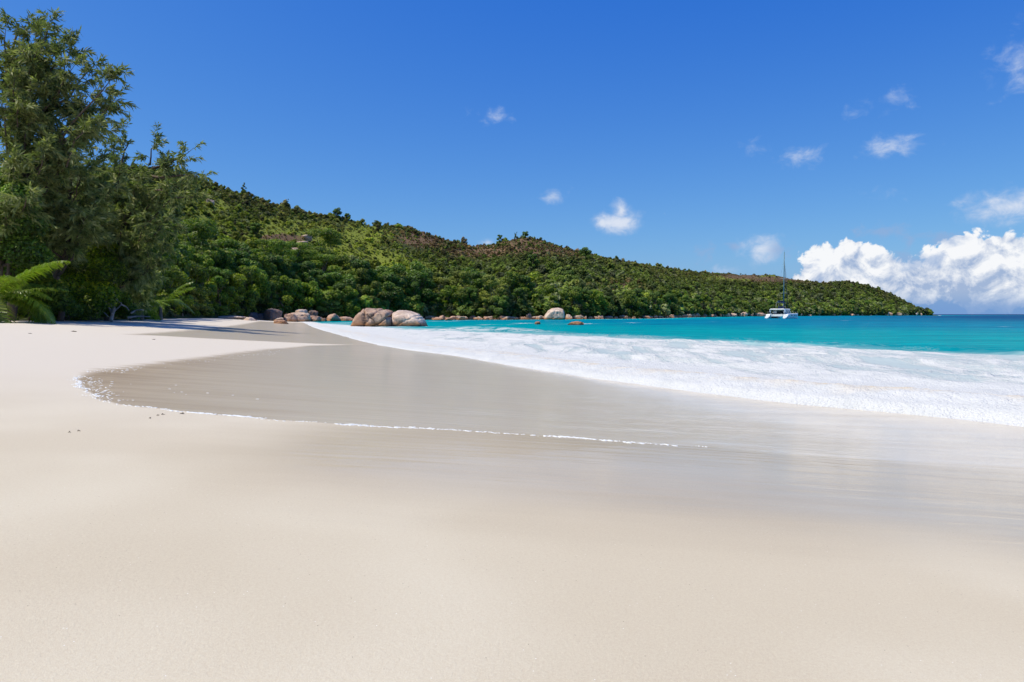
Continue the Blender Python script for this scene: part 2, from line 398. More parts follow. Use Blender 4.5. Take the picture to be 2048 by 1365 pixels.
def mat_sea():
    m, N = new_mat('sea_water'); N.dims = '2D'
    P = N.n('NewGeometry').outputs['Position']
    off = N.attr('off')                         # metres beyond the outer edge of the surf
    along = N.mapping(P, rot=(0, 0, 1.066), scl=(1.0, 0.25, 1.0))   # long axis along the shore
    sw = N.noise(N.mapping(P, rot=(0, 0, 0.25), scl=(0.1, 0.45, 1)), 0.35, 5.0, 0.6, 0.4)
    offn = N.m('ADD', off, N.m('MULTIPLY', N.m('SUBTRACT', sw, 0.5), N.lin(off, 0, 120, 5.0, 110.0)))
    milky = (0.36, 0.50, 0.49); turq = (0.000, 0.255, 0.283); mid = (0.000, 0.175, 0.272); blue = (0.000, 0.066, 0.175); deep = (0.000, 0.036, 0.120)
    c = N.mix(N.ss(offn, -2.5, 4.5), milky, turq)
    c = N.mix(N.ss(offn, 18.0, 75.0), c, mid)
    c = N.mix(N.ss(offn, 80.0, 260.0), c, blue)
    c = N.mix(N.ss(offn, 350.0, 1500.0), c, deep)
    patch = N.noise(N.mapping(P, loc=(30, 0, 0), rot=(0, 0, 0.1), scl=(0.012, 0.06, 1)), 1.0, 4.0, 0.6)
    c = N.mix(N.m('MULTIPLY', N.ss(patch, 0.52, 0.72), N.ss(off, 20.0, 60.0)), c, N.mix(1.0, c, (0.75, 0.70, 0.85), 'MULTIPLY'))
    rip = N.noise(N.mapping(P, rot=(0, 0, 0.2), scl=(0.10, 0.9, 1)), 0.55, 5.0, 0.68, 0.5)
    c = N.mix(1.0, c, N.mix(N.ss(rip, 0.32, 0.68), (0.72, 0.80, 0.86), (1.18, 1.14, 1.10)), 'MULTIPLY')
    # foam
    fs = N.attr('foam')
    t1 = N.noise(N.mapping(along, scl=(1, 1, 1)), 0.9, 6.0, 0.66, 0.6)
    t2 = N.noise(P, 5.5, 3.0, 0.7)
    t3 = N.noise(N.mapping(along, loc=(9, 4, 0)), 0.33, 3.0, 0.6, 0.8)
    thin = N.attr('thin')                       # 0 solid froth at the bore front .. 1 broken foam further out
    edge = N.ss(N.m('ADD', fs, N.m('MULTIPLY', N.m('SUBTRACT', t1, 0.5), 5.0)), -0.7, 1.6)
    body = N.m('ADD', N.m('MULTIPLY', t1, 0.62), N.m('ADD', N.m('MULTIPLY', t2, 0.16), N.m('MULTIPLY', t3, 0.36)))
    cover = N.ss(N.m('SUBTRACT', body, N.m('MULTIPLY_ADD', thin, 0.27, -0.10)), 0.33, 0.50)
    edge = N.m('MAXIMUM', edge, N.ss(thin, 0.10, 0.0))
    foam = N.m('MULTIPLY', edge, cover, clamp=True)
    lace = N.m('MULTIPLY', N.ss(N.m('ABSOLUTE', N.m('SUBTRACT', t1, 0.5)), 0.035, 0.0), N.m('MULTIPLY', N.ss(fs, -9.0, 0.5), 0.5))
    foam = N.m('MAXIMUM', foam, N.m('MULTIPLY', lace, N.ss(t3, 0.4, 0.6)))
    extra = N.m('MULTIPLY', N.attr('cap'), N.ss(N.noise(N.mapping(P, scl=(0.5, 0.25, 1)), 1.6, 6.0, 0.7), 0.38, 0.55))
    foam = N.m('MAXIMUM', foam, extra)
    under = N.mix(N.ss(fs, -1.0, 5.0), c, (0.40, 0.46, 0.46))
    fc = N.mix(N.noise(P, 1.4, 3.0, 0.6), (0.60, 0.605, 0.59), (0.735, 0.725, 0.70))
    sandy = N.m('MULTIPLY', N.attr('crest'), N.ss(N.noise(N.mapping(P, loc=(5, 5, 0)), 0.9, 5.0, 0.65), 0.42, 0.64))
    fc = N.mix(N.m('MULTIPLY', sandy, 0.9), fc, (0.70, 0.57, 0.40))
    cc = N.mix(foam, under, fc)
    froth = N.noise(P, 22.0, 2.0, 0.7)
    near = N.lin(off, -20, 60, 1.0, 0.0)
    wv = N.noise(N.mapping(P, rot=(0, 0, 1.0), scl=(1.0, 0.4, 1)), 1.1, 3.0, 0.6)
    wv2 = N.noise(N.mapping(P, rot=(0, 0, 0.9), scl=(0.12, 0.05, 1)), 1.0, 4.0, 0.65)
    h = N.m('ADD', N.m('MULTIPLY', wv, 0.10), N.m('MULTIPLY', wv2, N.lin(off, 0, 400, 0.3, 2.2)))
    h = N.m('ADD', h, N.m('MULTIPLY', foam, N.m('ADD', N.m('MULTIPLY', t2, 0.10), N.m('MULTIPLY', froth, 0.045))))
    bump = N.n('Bump', {'Strength': 0.7, 'Distance': 1.0, 'Height': h})
    dif = N.n('BsdfDiffuse', {'Color': cc, 'Normal': bump.outputs[0]})
    glo = N.n('BsdfGlossy', {'Color': (1, 1, 1, 1), 'Roughness': 0.12, 'Normal': bump.outputs[0]})
    fre = N.n('Fresnel', {'IOR': 1.33, 'Normal': bump.outputs[0]}).outputs[0]
    fac = N.m('MULTIPLY', N.m('MULTIPLY', fre, 0.055), N.m('SUBTRACT', 1.0, N.m('MULTIPLY', foam, 0.8)))
    b = N.n('MixShader', {0: fac, 1: dif.outputs[0], 2: glo.outputs[0]})
    N.n('OutputMaterial', {0: b.outputs[0]})
    return m


def mat_hill():
    m, N = new_mat('hillside_ground')
    P = N.n('NewGeometry').outputs['Position']
    a = N.attr('grassy'); r = N.attr('bare')
    n1 = N.noise(P, 0.25, 6.0, 0.65)
    n2 = N.noise(P, 1.6, 5.0, 0.7)
    c = N.mix(n2, (0.035, 0.050, 0.015), (0.095, 0.110, 0.030))
    g = N.mix(n2, (0.11, 0.15, 0.018), (0.29, 0.31, 0.045))
    c = N.mix(N.ss(N.m('ADD', a, N.m('MULTIPLY', N.m('SUBTRACT', n1, 0.5), 0.8)), 0.35, 0.65), c, g)
    soil = N.mix(n2, (0.10, 0.065, 0.035), (0.25, 0.155, 0.085))
    c = N.mix(N.ss(N.m('ADD', r, N.m('MULTIPLY', N.m('SUBTRACT', n1, 0.5), 0.9)), 0.42, 0.62), c, soil)
    bump = N.n('Bump', {'Strength': 0.8, 'Distance': 0.6, 'Height': n2})
    b = N.n('BsdfPrincipled', {'Base Color': c, 'Roughness': 0.9, 'Specular IOR Level': 0.15, 'Normal': bump.outputs[0]})
    N.n('OutputMaterial', {0: b.outputs[0]})
    return m

M = dict(sand=mat_sand(), sea=mat_sea(), hill=mat_hill(), shrubs=mat_shrubs(),
         granite=mat_granite('granite'), granite_pale=mat_granite('pale_granite', (0.48, 0.37, 0.295), (0.67, 0.55, 0.46), stain_amt=0.6),
         granite_brown=mat_granite('brown_granite', (0.34, 0.22, 0.155), (0.50, 0.37, 0.28), stain_amt=0.8),
         granite_dark=mat_granite('dark_granite', (0.11, 0.085, 0.08), (0.20, 0.155, 0.14)),
         granite_red=mat_granite('red_granite', (0.40, 0.235, 0.165), (0.56, 0.39, 0.30), scale=0.8, stain_amt=0.6),
         bark=mat_bark('bark'), bark_grey=mat_bark('grey_bark', (0.19, 0.165, 0.14)), drift=mat_bark('bleached_driftwood', (0.42, 0.37, 0.33)),
         needle=mat_leaf('casuarina_needles', (0.121, 0.161, 0.056), (0.294, 0.339, 0.114), (0.500, 0.500, 0.212), 0.34, 0.6, 0.25),
         takamaka=mat_leaf('dark_foliage', (0.052, 0.095, 0.014), (0.109, 0.211, 0.021), (0.255, 0.378, 0.034), 0.30, 0.45, 0.25),
         green=mat_leaf('mid_foliage', (0.075, 0.128, 0.011), (0.179, 0.287, 0.018), (0.408, 0.425, 0.030), 0.34, 0.5, 0.35),
         olive=mat_leaf('olive_foliage', (0.092, 0.120, 0.018), (0.230, 0.264, 0.036), (0.407, 0.415, 0.063), 0.30, 0.55, 0.3),
         lime=mat_leaf('lime_foliage', (0.069, 0.108, 0.009), (0.181, 0.275, 0.010), (0.328, 0.420, 0.020), 0.40, 0.5, 0.12),
         vine=mat_leaf('vine_foliage', (0.071, 0.108, 0.012), (0.206, 0.293, 0.017), (0.500, 0.500, 0.026), 0.40, 0.45, 0.3),
         palm=mat_leaf('palm_leaf', (0.062, 0.112, 0.011), (0.159, 0.238, 0.019), (0.324, 0.356, 0.043), 0.40, 0.35, 0.15),
         fern=mat_leaf('grey_foliage', (0.071, 0.103, 0.030), (0.166, 0.204, 0.060), (0.288, 0.321, 0.096), 0.30, 0.6, 0.15),
         gel=mat_plain('white_gelcoat', (0.80, 0.80, 0.79), 0.25, 0.5), dkglass=mat_plain('tinted_glass', (0.03, 0.035, 0.045), 0.08, 0.6),
         navy=mat_plain('navy_canvas', (0.035, 0.05, 0.10), 0.8, 0.2, 0.2), alu=mat_plain('mast_alloy', (0.10, 0.20, 0.24), 0.45, 0.5), rig=mat_plain('dark_rigging', (0.05, 0.055, 0.06), 0.6, 0.3),
         spreader=mat_plain('pale_alloy', (0.6, 0.6, 0.58), 0.4, 0.5), teak=mat_plain('teak', (0.22, 0.14, 0.08), 0.7, 0.3, 0.25), shade_cloth=mat_plain('cockpit_cushion', (0.17, 0.11, 0.10), 0.9, 0.1),
         froth=mat_plain('sea_froth', (0.74, 0.75, 0.74), 0.7, 0.25), weed=mat_plain('dried_seaweed', (0.07, 0.05, 0.03), 0.8, 0.2, 0.3, 20.0),
         aqua=mat_plain('blue_antifouling', (0.03, 0.10, 0.17), 0.5, 0.4), skin=mat_plain('tan_skin', (0.33, 0.19, 0.12), 0.6, 0.3))

# ------------------------------------------------------------------ the lie of the land
def at_depth(u, y): return (u - 1024.0) / F * y
# depth (distance along the view axis) of the shore or tree line, of the ridge, and the ridge's height in the photo, by photo column
U_D0 = [(-700, 40), (-200, 43), (0, 47), (100, 50), (200, 58), (300, 76), (440, 128), (520, 150), (600, 168), (700, 180), (860, 208), (1000, 206), (1190, 238), (1300, 270), (1400, 400), (1500, 560), (1600, 690), (1700, 800), (1780, 880), (1850, 950), (1880, 965)]
U_D1 = [(-700, 210), (0, 230), (300, 250), (400, 265), (600, 300), (740, 330), (850, 362), (950, 400), (1040, 425), (1200, 480), (1330, 590), (1480, 740), (1600, 850), (1690, 900), (1780, 950), (1850, 985), (1880, 990)]
U_VR = [(-700, 300), (0, 322), (300, 330), (390, 349), (450, 367), (520, 391), (600, 414), (680, 434), (740, 449), (800, 450), (850, 461), (900, 482), (950, 492), (985, 490), (1010, 479), (1040, 473), (1090, 482), (1150, 499), (1200, 513), (1250, 524), (1330, 537), (1400, 545), (1480, 549), (1550, 551), (1600, 560), (1640, 568), (1690, 563), (1730, 571), (1780, 588), (1820, 608), (1850, 627), (1880, 632)]
def itp(tab, u): a = np.array(tab, float); return np.interp(u, a[:, 0], a[:, 1])
D0 = lambda u: itp(U_D0, u)
D1 = lambda u: itp(U_D1, u)
def RZ(u):
    z = 1.7 + (629.0 - itp(U_VR, u)) * D1(u) / F
    return np.maximum(z - 2.2 * sstep(z, 1.0, 12.0), -0.5)

shore_pts = [(48, -62), (33, -36), (21.5, -14), (13.8, -1), (7.75, 10.1), (4.75, 13.6), (1.1, 20), (-2.5, 28), (-7.6, 38), (-16.5, 62), (-25, 86), (-33, 110), (-43, 140)]
far_pts = [(at_depth(u, D0(u)), float(D0(u))) for u in (590, 700, 780, 860, 1000, 1100, 1190, 1300, 1350, 1400, 1450, 1500, 1600, 1700, 1780, 1850)]
far_pts += [(650, 1010), (720, 1200), (500, 1600)]
SHORE = np.concatenate([smooth_line(shore_pts, 5), np.array(far_pts)])

def shore_s(x, y):
    """signed distance to the water's edge: positive on land"""
    x = np.asarray(x, float); y = np.asarray(y, float)
    best = np.full(x.shape, 1e18); sg = np.ones(x.shape)
    for a, b in zip(SHORE[:-1], SHORE[1:]):
        e = b - a
        t = np.clip(((x - a[0]) * e[0] + (y - a[1]) * e[1]) / (e @ e), 0, 1)
        d = (x - a[0] - t * e[0]) ** 2 + (y - a[1] - t * e[1]) ** 2
        s = np.where(e[0] * (y - a[1]) - e[1] * (x - a[0]) >= 0, 1.0, -1.0)
        up = d < best
        best = np.where(up, d, best); sg = np.where(up, s, sg)
    return sg * np.sqrt(best)

def sand_z(x, y, s=None):
    x = np.asarray(x, float); y = np.asarray(y, float)
    if s is None: s = shore_s(x, y)
    sp = np.maximum(s, 0)
    z = 1.42 * (1 - np.exp(-(sp / 14.0) ** 1.7)) + np.where(s < 0, np.maximum(s * 0.055, -4.0), 0)
    z = z + 0.05 * (fbm(x / 7.0, y / 7.0, oct=2, seed=5) - 0.5) * sstep(s, 2, 9)
    return z

def ground_px(u, v):
    """where the ray through a photo pixel meets the sand"""
    d = px_dir(u, v); lo, hi = 0.5, 400.0
    ts = np.geomspace(0.8, 400, 600); p = EYE + d * ts[:, None]
    below = p[:, 2] < sand_z(p[:, 0], p[:, 1])
    k = int(np.argmax(below)) if below.any() else len(ts) - 1
    return p[k, :2]

def water_px(u, v, z=0.0):
    d = px_dir(u, v); t = (z - EYE[2]) / min(d[2], -1e-4)
    return (EYE + d * t)[:2]

def hill_z(u, t, x, y):
    z0 = np.where(u < 560, 1.0, 1.0 - 1.6 * sstep(u, 560, 720))
    R = RZ(u)
    g = np.where(t <= 1, 0.30 * t + 0.70 * np.power(np.clip(t, 0, 1), 1.35), 1.0 - 0.85 * (t - 1) ** 1.2)
    z = z0 + (R - z0) * g
    bank = 1.3 * sstep(t * (D1(u) - D0(u)), 0.3, 5.0) * sstep(u, 620, 720) * sstep(1878.0 - u, 0, 60)
    env = np.sin(np.pi * np.clip(t, 0, 1)) * sstep(R, 3, 20)
    z = z + bank + env * (7.0 * (fbm(x / 45.0, y / 45.0, oct=3, seed=9) - 0.5) + 2.0 * (fbm(x / 12.0, y / 12.0, oct=3, seed=3) - 0.5))
    z = z + sstep(R, 6, 20) * sstep(t, 0.8, 1.0) * 2.6 * (fbm(x / 16.0, y / 16.0, oct=3, seed=21) - 0.5)
    return z

def hill_at(x, y):
    u = 1024 + F * x / y
    t = (y - D0(u)) / (D1(u) - D0(u))
    return hill_z(np.asarray(u, float), np.asarray(t, float), np.asarray(x, float), np.asarray(y, float)), u, t

def land_z(x, y):
    """top of the sand or of the hill, whichever is higher"""
    zs = float(sand_z(x, y)); zh, u, t = hill_at(x, y)
    return max(zs, float(zh)) if t >= 0 else zs

# ------------------------------------------------------------------ sand
def polar_angles(n_in, n_out, lo=-40.5, hi=40.5, full=(-179.0, 179.0)):
    a = np.linspace(lo, hi, n_in)
    l = lo - (lo - full[0]) * np.linspace(1, 0, n_out, endpoint=False) ** 1.6
    r = hi + (full[1] - hi) * np.linspace(0, 1, n_out + 1)[1:] ** 1.6
    return np.radians(np.concatenate([l, a, r]))

def build_sand():
    az = polar_angles(640, 40); az = np.concatenate([az, [az[0] + 2 * np.pi]])
    r = np.concatenate([np.geomspace(0.25, 1.6, 10)[:-1], np.geomspace(1.6, 260, 400)])
    R, A = np.meshgrid(r, az, indexing='ij')
    x = (R * np.sin(A)).ravel(); y = (R * np.cos(A)).ravel()
    s = shore_s(x, y); z = sand_z(x, y, s)
    G = lambda pts: np.array([ground_px(*p) for p in pts])
    lobe_lo = [(158, 752), (166, 776), (200, 800), (260, 812), (350, 822), (450, 832), (560, 842), (650, 848), (760, 854), (880, 861), (1000, 867), (1100, 873), (1200, 882), (1300, 889), (1420, 896)]
    lobeA = np.concatenate([smooth_line(G(lobe_lo), 4), G([(1600, 912), (1800, 928), (2048, 950)]), [(9.0, 2.0), (16.0, 0.0), (14.0, 8.0), (10.0, 18.0), (2.0, 30.0), (-4.0, 40.0)],
                            G([(740, 689), (700, 690), (620, 692), (540, 699), (440, 711), (340, 723), (240, 735), (185, 742)])])
    lobeB = np.concatenate([G([(255, 670), (330, 673), (400, 677), (480, 681), (560, 685), (650, 689), (735, 690)]), [(-4.0, 40.0), (-10, 62), (-20, 86), (-28, 110), (-40, 150)],
                            G([(520, 643), (480, 650), (440, 655), (390, 660), (320, 666)])])
    la = poly_sdf(x, y, lobeA); lb = poly_sdf(x, y, lobeB)
    px_u = 1024 + F * x / np.maximum(y, 0.1)
    # the upper side of the near lobe dries out softly, the lower side is a crisp swash line
    axis = np.array([ground_px(190, 760), ground_px(560, 752), ground_px(1100, 790)])
    up = y - np.interp(x, axis[:, 0], axis[:, 1])
    softA = 0.06 + 0.45 * sstep(up, -0.5, 2.5) + 0.5 * sstep(x, 1.0, 5.0)
    lobe = np.where(la / softA > lb / 0.8, la, lb); soft = np.where(la / softA > lb / 0.8, softA, 0.8)
    old_poly = np.concatenate([G([(520, 838), (400, 862), (330, 888), (290, 920), (330, 960), (470, 1005), (700, 1050), (1000, 1090), (1400, 1130), (2048, 1180)]), [(5.0, 1.0), (12.0, -4.0), (16.0, 6.0), (6.0, 12.0), (0.0, 14.0)], G([(900, 820)])])
    old = poly_sdf(x, y, old_poly)
    oldv = np.where(old > 0, np.minimum(old / 1.1, 1.5), old / 0.55)
    lobefilm = 0.05 + 0.95 * sstep(x + 0.35 * (y - 12), -8.0, -1.8)
    lobefilm = np.where(la / softA > lb / 0.8, lobefilm, 0.75)
    oldfilm = (0.22 + 0.78 * sstep(old, 0.25, 1.6)) * (0.65 + 0.35 * sstep(x - 0.25 * (6.5 - y), -0.6, 1.6))
    walked = sstep(s, 17, 22) * sstep(-x, 9, 16) + 0.10 * sstep(s, 12.5, 15)
    hz, uu, tt = hill_at(x, np.maximum(y, 1.0))
    litter = sstep(tt * (D1(uu) - D0(uu)), -1.2, 1.0) * (y > 10)
    fa = lambda a: ('POINT', 'FLOAT', np.clip(a, -1e4, 1e4))
    me = mesh_np('sand', np.stack([x, y, z], 1), [grid_faces(len(r), len(az))[:, ::-1]], True,
                 dict(lobe=fa(lobe), lobesoft=fa(soft), old=fa(oldv), lobefilm=fa(lobefilm), oldfilm=fa(oldfilm), walked=fa(walked), litter=fa(litter)))
    o = link(me, 'beach_sand', M['sand']); tag(o, kind='structure')
    tag(o, 'pale smooth sand beach with wet patches left by the waves')
    return lobe_lo
LOBE_LINE = build_sand()

# ------------------------------------------------------------------ sea
outer_edge = [water_px(*p) for p in [(2048, 715), (1860, 708), (1700, 700), (1500, 690), (1350, 682), (1200, 675), (1030, 668), (860, 661)]]
outer = np.concatenate([[(60, -40), (38, 0), (27, 16)], np.array(outer_edge), [(-16, 88), (-25.5, 106), (-33, 122)]])
SURF = np.concatenate([smooth_line(outer, 3), np.array(smooth_line(shore_pts, 3))[::-1][2:] + np.array([-0.4, -0.3])])

def wave_z(x, y, s):
    sp = -s                                           # metres seaward of the wash edge
    along = y
    H = np.interp(along, [-20, 8, 14, 20, 30, 45, 80, 130], [0.36, 0.36, 0.31, 0.22, 0.14, 0.12, 0.10, 0.06])
    wob = (fbm(x / 1.3, y / 1.3, oct=3, seed=31) - 0.5)
    q = sp + 0.5 * wob
    rise = 0.55 * sstep(q, 0.0, 0.45) + 0.45 * sstep(q, 0.3, 1.5)
    fall = 0.28 + 0.72 * np.exp(-np.maximum(q - 1.6, 0) / 1.5)
    z = H * rise * fall
    lumps = (fbm(x / 0.36, y / 0.36, oct=4, seed=41, gain=0.65) - 0.5)
    surf = sstep(q, 0.05, 0.8) * (1 - sstep(q, 22, 34))
    z = z + surf * lumps * (0.030 + 0.20 * H * np.exp(-((q - 1.1) / 1.2) ** 2))
    c = x * 0.875 + y * 0.484                          # across the shore
    l = -x * 0.484 + y * 0.875
    sw = fbm(c / 3.2, l / 15.0, oct=4, seed=51) - 0.5
    rid = 1 - np.abs(2 * fbm(c / 2.6, l / 9.0, oct=3, seed=57) - 1)
    z = z + 0.20 * (np.clip(rid - 0.62, 0, 1) / 0.38) ** 1.5 * sstep(sp, 3, 6) * (1 - sstep(sp, 20, 30)) * np.exp(-np.maximum(y - 20, 0) / 50.0)
    z = z + sstep(sp, 3, 10) * 0.22 * sw * np.exp(-np.maximum(sp - 60, 0) / 300.0)
    z = z + 0.30 * np.exp(-((c - 33.5 - 0.02 * l) / 1.6) ** 2) * sstep(l, 50, 62) * (1 - sstep(l, 74, 86)) # a low second wave beyond the surf
    return np.where(sp < 0, -0.10 + np.maximum(sp, -30) * 0.05 - 0.06 * np.maximum(s, 0), z - 0.02), q

def build_sea():
    inn = np.linspace(-27, 40.5, 620)
    az = np.radians(np.concatenate([np.linspace(-60, -27, 12)[:-1], inn, 40.5 + 139 * np.linspace(0, 1, 61)[1:] ** 1.5]))
    r = np.concatenate([np.geomspace(5.0, 60, 330), np.geomspace(60, 420, 120)[1:], np.geomspace(420, 60000, 50)[1:]])
    R, A = np.meshgrid(r, az, indexing='ij')
    x = (R * np.sin(A)).ravel(); y = (R * np.cos(A)).ravel()
    s = shore_s(x, y); z, q = wave_z(x, y, s)
    # real swell dies out where the mesh gets coarser than the waves
    z = np.where((R.ravel() > 420) & (s < 0), 0.0, z)
    z = np.where(s > 3, np.maximum(z, -2.0), z)
    foam = poly_sdf(x, y, SURF)
    # distance beyond the surf edge, or from the shore where there is no surf
    off = np.where(foam > 0, -foam, -foam)
    edge_line = np.concatenate([smooth_line(outer, 3), np.array(far_pts)])
    off = np.maximum(-foam, 0); off = np.where(foam > 0, -foam, off)
    off = np.minimum(off, np.maximum(-s, 0) * 1.6 + 1e-3 + 8.0)
    off = np.where(foam > 0, -foam, off)
    H = np.interp(y, [-20, 8, 14, 20, 30, 45], [1, 1, 0.9, 0.75, 0.6, 0.5])
    thin = sstep(q, 1.6, 7.0) * np.interp(y, [0, 30, 60, 110], [1.0, 0.9, 0.55, 0.3])
    crest = np.exp(-((q - 1.9) / 0.75) ** 2) * H
    caps = np.zeros_like(x)
    def cap(u0, v0, u1, v1, w, amp):
        a = water_px(u0, v0); b = water_px(u1, v1); e = b - a
        t = np.clip(((x - a[0]) * e[0] + (y - a[1]) * e[1]) / (e @ e), 0, 1)
        d = np.hypot(x - a[0] - t * e[0], y - a[1] - t * e[1])
        return amp * np.exp(-(d / w) ** 2)
    for c in [(868, 660, 905, 659, 2.6, 1.0), (905, 659.5, 1000, 662, 2.0, 0.75), (1000, 662, 1090, 666, 1.6, 0.5), (1048, 647.5, 1056, 647, 1.6, 1.2), (1135, 648.5, 1172, 648, 1.6, 1.0), (700, 655, 860, 653, 1.6, 0.7), (905, 640.6, 925, 640.4, 3.0, 1.0), (880, 643, 892, 643, 2.2, 0.9),
              (975, 650, 1010, 649.5, 1.6, 0.5), (1160, 638.6, 1180, 638.6, 2.5, 0.8), (1265, 645.5, 1270, 645.5, 1.0, 0.9), (1420, 644, 1424, 644, 1.0, 0.9), (2004, 654, 2008, 654, 0.7, 0.9), (640, 647, 700, 646, 3.0, 0.6), (1690, 641.5, 1696, 641.5, 1.5, 0.6)]:
        caps = np.maximum(caps, cap(*c))
    fa = lambda a: ('POINT', 'FLOAT', np.clip(a, -1e5, 1e5))
    me = mesh_np('sea', np.stack([x, y, z], 1), [grid_faces(len(r), len(az))[:, ::-1]], True,
                 dict(foam=fa(foam), off=fa(off), thin=fa(thin), crest=fa(crest), cap=fa(caps)))
    o = link(me, 'sea', M['sea']); tag(o, kind='structure')
    tag(o, 'turquoise sea turning dark blue, with white surf at the beach')
build_sea()

# ------------------------------------------------------------------ the wooded hill and headland
BARE = [(1040, 490, 75, 22), (1110, 500, 80, 16), (960, 505, 70, 14), (1480, 553, 50, 7), (1250, 575, 50, 10), (560, 480, 60, 14), (600, 500, 30, 14), (850, 480, 60, 20), (1560, 560, 80, 8), (1225, 590, 60, 8)]
GRASS = [(560, 470, 110, 42), (700, 520, 80, 50), (760, 530, 90, 40), (640, 480, 80, 40), (480, 500, 60, 40), (1030, 570, 60, 25), (420, 430, 60, 50), (830, 540, 50, 30), (1320, 620, 70, 8), (1500, 557, 120, 8), (730, 470, 60, 30)]
def patch_field(u, v, lst):
    f = np.zeros_like(u)
    for a, b, rx, ry in lst: f = np.maximum(f, np.exp(-(((u - a) / rx) ** 2 + ((v - b) / ry) ** 2)))
    return f
def slope_px(x, y, z): return 1024 + F * x / y, 629.0 - (z - 1.7) * F / y

def build_hill():
    u = np.concatenate([np.linspace(-700, 200, 60)[:-1], np.linspace(200, 1880, 330)])
    t = np.concatenate([np.linspace(0, 1, 90)[:-1], np.linspace(1, 1.6, 16)])
    T, U = np.meshgrid(t, u, indexing='ij'); U = U.ravel(); T = T.ravel()
    y = D0(U) + (D1(U) - D0(U)) * T; x = (U - 1024) / F * y
    z = hill_z(U, T, x, y)
    pu, pv = slope_px(x, y, z)
    g = patch_field(pu, pv, GRASS); b = patch_field(pu, pv, BARE)
    fa = lambda a: ('POINT', 'FLOAT', a)
    me = mesh_np('hillside', np.stack([x, y, z], 1), [grid_faces(len(t), len(u))], True, dict(grassy=fa(g), bare=fa(b)))
    o = link(me, 'hillside', M['hill']); tag(o, kind='structure'); tag(o, 'wooded hillside running out to a low headland')
build_hill()

# ------------------------------------------------------------------ plant builders
def unit(v): return v / np.maximum(np.linalg.norm(v, axis=-1, keepdims=True), 1e-9)

def leaf_quads(P, Nrm, size, rng, aspect=0.55, droop=0.0):
    """one bent diamond (two triangles) per leaf"""
    n = len(P); size = np.broadcast_to(np.asarray(size, float), (n,))[:, None]
    r = unit(rng.normal(size=(n, 3)))
    t = unit(np.cross(Nrm, r)); t[:, 2] -= droop; t = unit(t); b = unit(np.cross(Nrm, t))
    V = np.stack([P - t * size * 0.5, P + b * size * aspect * 0.5 - Nrm * size * 0.10, P + t * size * 0.5, P - b * size * aspect * 0.5 - Nrm * size * 0.10], 1).reshape(-1, 3)
    i = np.arange(n)[:, None] * 4
    return V, i + np.array([0, 1, 2, 3])[None, :]

def blob_points(n, lobes, rng, shell=0.55, up=0.25):
    """points and outward directions spread through a cluster of lobes (cx, cy, cz, r, squash)"""
    L = np.array(lobes); w = L[:, 3] ** 2; k = rng.choice(len(L), n, p=w / w.sum())
    d = unit(rng.normal(size=(n, 3)) + np.array([0, 0, up])); rad = (shell + (1 - shell) * rng.random(n) ** 0.6)[:, None]
    P = L[k, :3] + d * rad * L[k, 3:4] * np.stack([np.ones(n), np.ones(n), L[k, 4]], 1)
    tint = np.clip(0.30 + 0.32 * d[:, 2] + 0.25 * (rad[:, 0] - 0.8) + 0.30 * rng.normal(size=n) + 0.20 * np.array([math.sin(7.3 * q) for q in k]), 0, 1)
    return P, d, tint, k

def crown_lobes(rng, n, R, H, z0, rmin=0.26, rmax=0.44, flat=0.75):
    out = []
    for i in range(n):
        a = rng.random() * 2 * math.pi; q = math.sqrt(rng.random()); zz = rng.random()
        rr = R * (rmin + (rmax - rmin) * rng.random())
        edge = math.sqrt(max(0.0, 1 - (zz * 0.92) ** 2))
        out.append((math.cos(a) * q * (R - rr * 0.7) * edge, math.sin(a) * q * (R - rr * 0.7) * edge, z0 + zz * (H - rr * flat), rr, flat))
    return out

def tube(path, radii, sides=6):
    path = np.asarray(path, float); V = []; n = len(path)
    up = np.array([0.31, 0.17, 0.93])
    for i in range(n):
        d = unit((path[min(i + 1, n - 1)] - path[max(i - 1, 0)])[None])[0]
        a = np.cross(d, up); a = np.cross(d, [1.0, 0, 0]) if np.linalg.norm(a) < 1e-3 else a
        a = a / np.linalg.norm(a); b = np.cross(d, a)
        for k in range(sides):
            t = 2 * math.pi * k / sides
            V.append(path[i] + radii[i] * (math.cos(t) * a + math.sin(t) * b))
    F_ = []
    for i in range(n - 1):
        for k in range(sides):
            F_.append((i * sides + k, i * sides + (k + 1) % sides, (i + 1) * sides + (k + 1) % sides, (i + 1) * sides + k))
    V.append(path[-1]); V.append(path[0]); cap = []
    for k in range(sides):
        cap.append(((n - 1) * sides + k, (n - 1) * sides + (k + 1) % sides, n * sides))
        cap.append(((k + 1) % sides, k, n * sides + 1))
    return np.array(V), np.array(F_), np.array(cap)

def join_tubes(lst):
    V = []; Q = []; T = []; o = 0
    for path, radii, sides in lst:
        v, q, t = tube(path, radii, sides); V.append(v); Q.append(q + o); T.append(t + o); o += len(v)
    return np.concatenate(V), [np.concatenate(Q), np.concatenate(T)]

def bend(a, b, sag=0.0, n=6, jit=0.0, rng=None):
    a = np.asarray(a, float); b = np.asarray(b, float); t = np.linspace(0, 1, n)[:, None]
    p = a + (b - a) * t; p[:, 2] += sag * np.sin(np.pi * t[:, 0])
    if jit and rng is not None: p[1:-1] += rng.normal(size=(n - 2, 3)) * jit
    return p

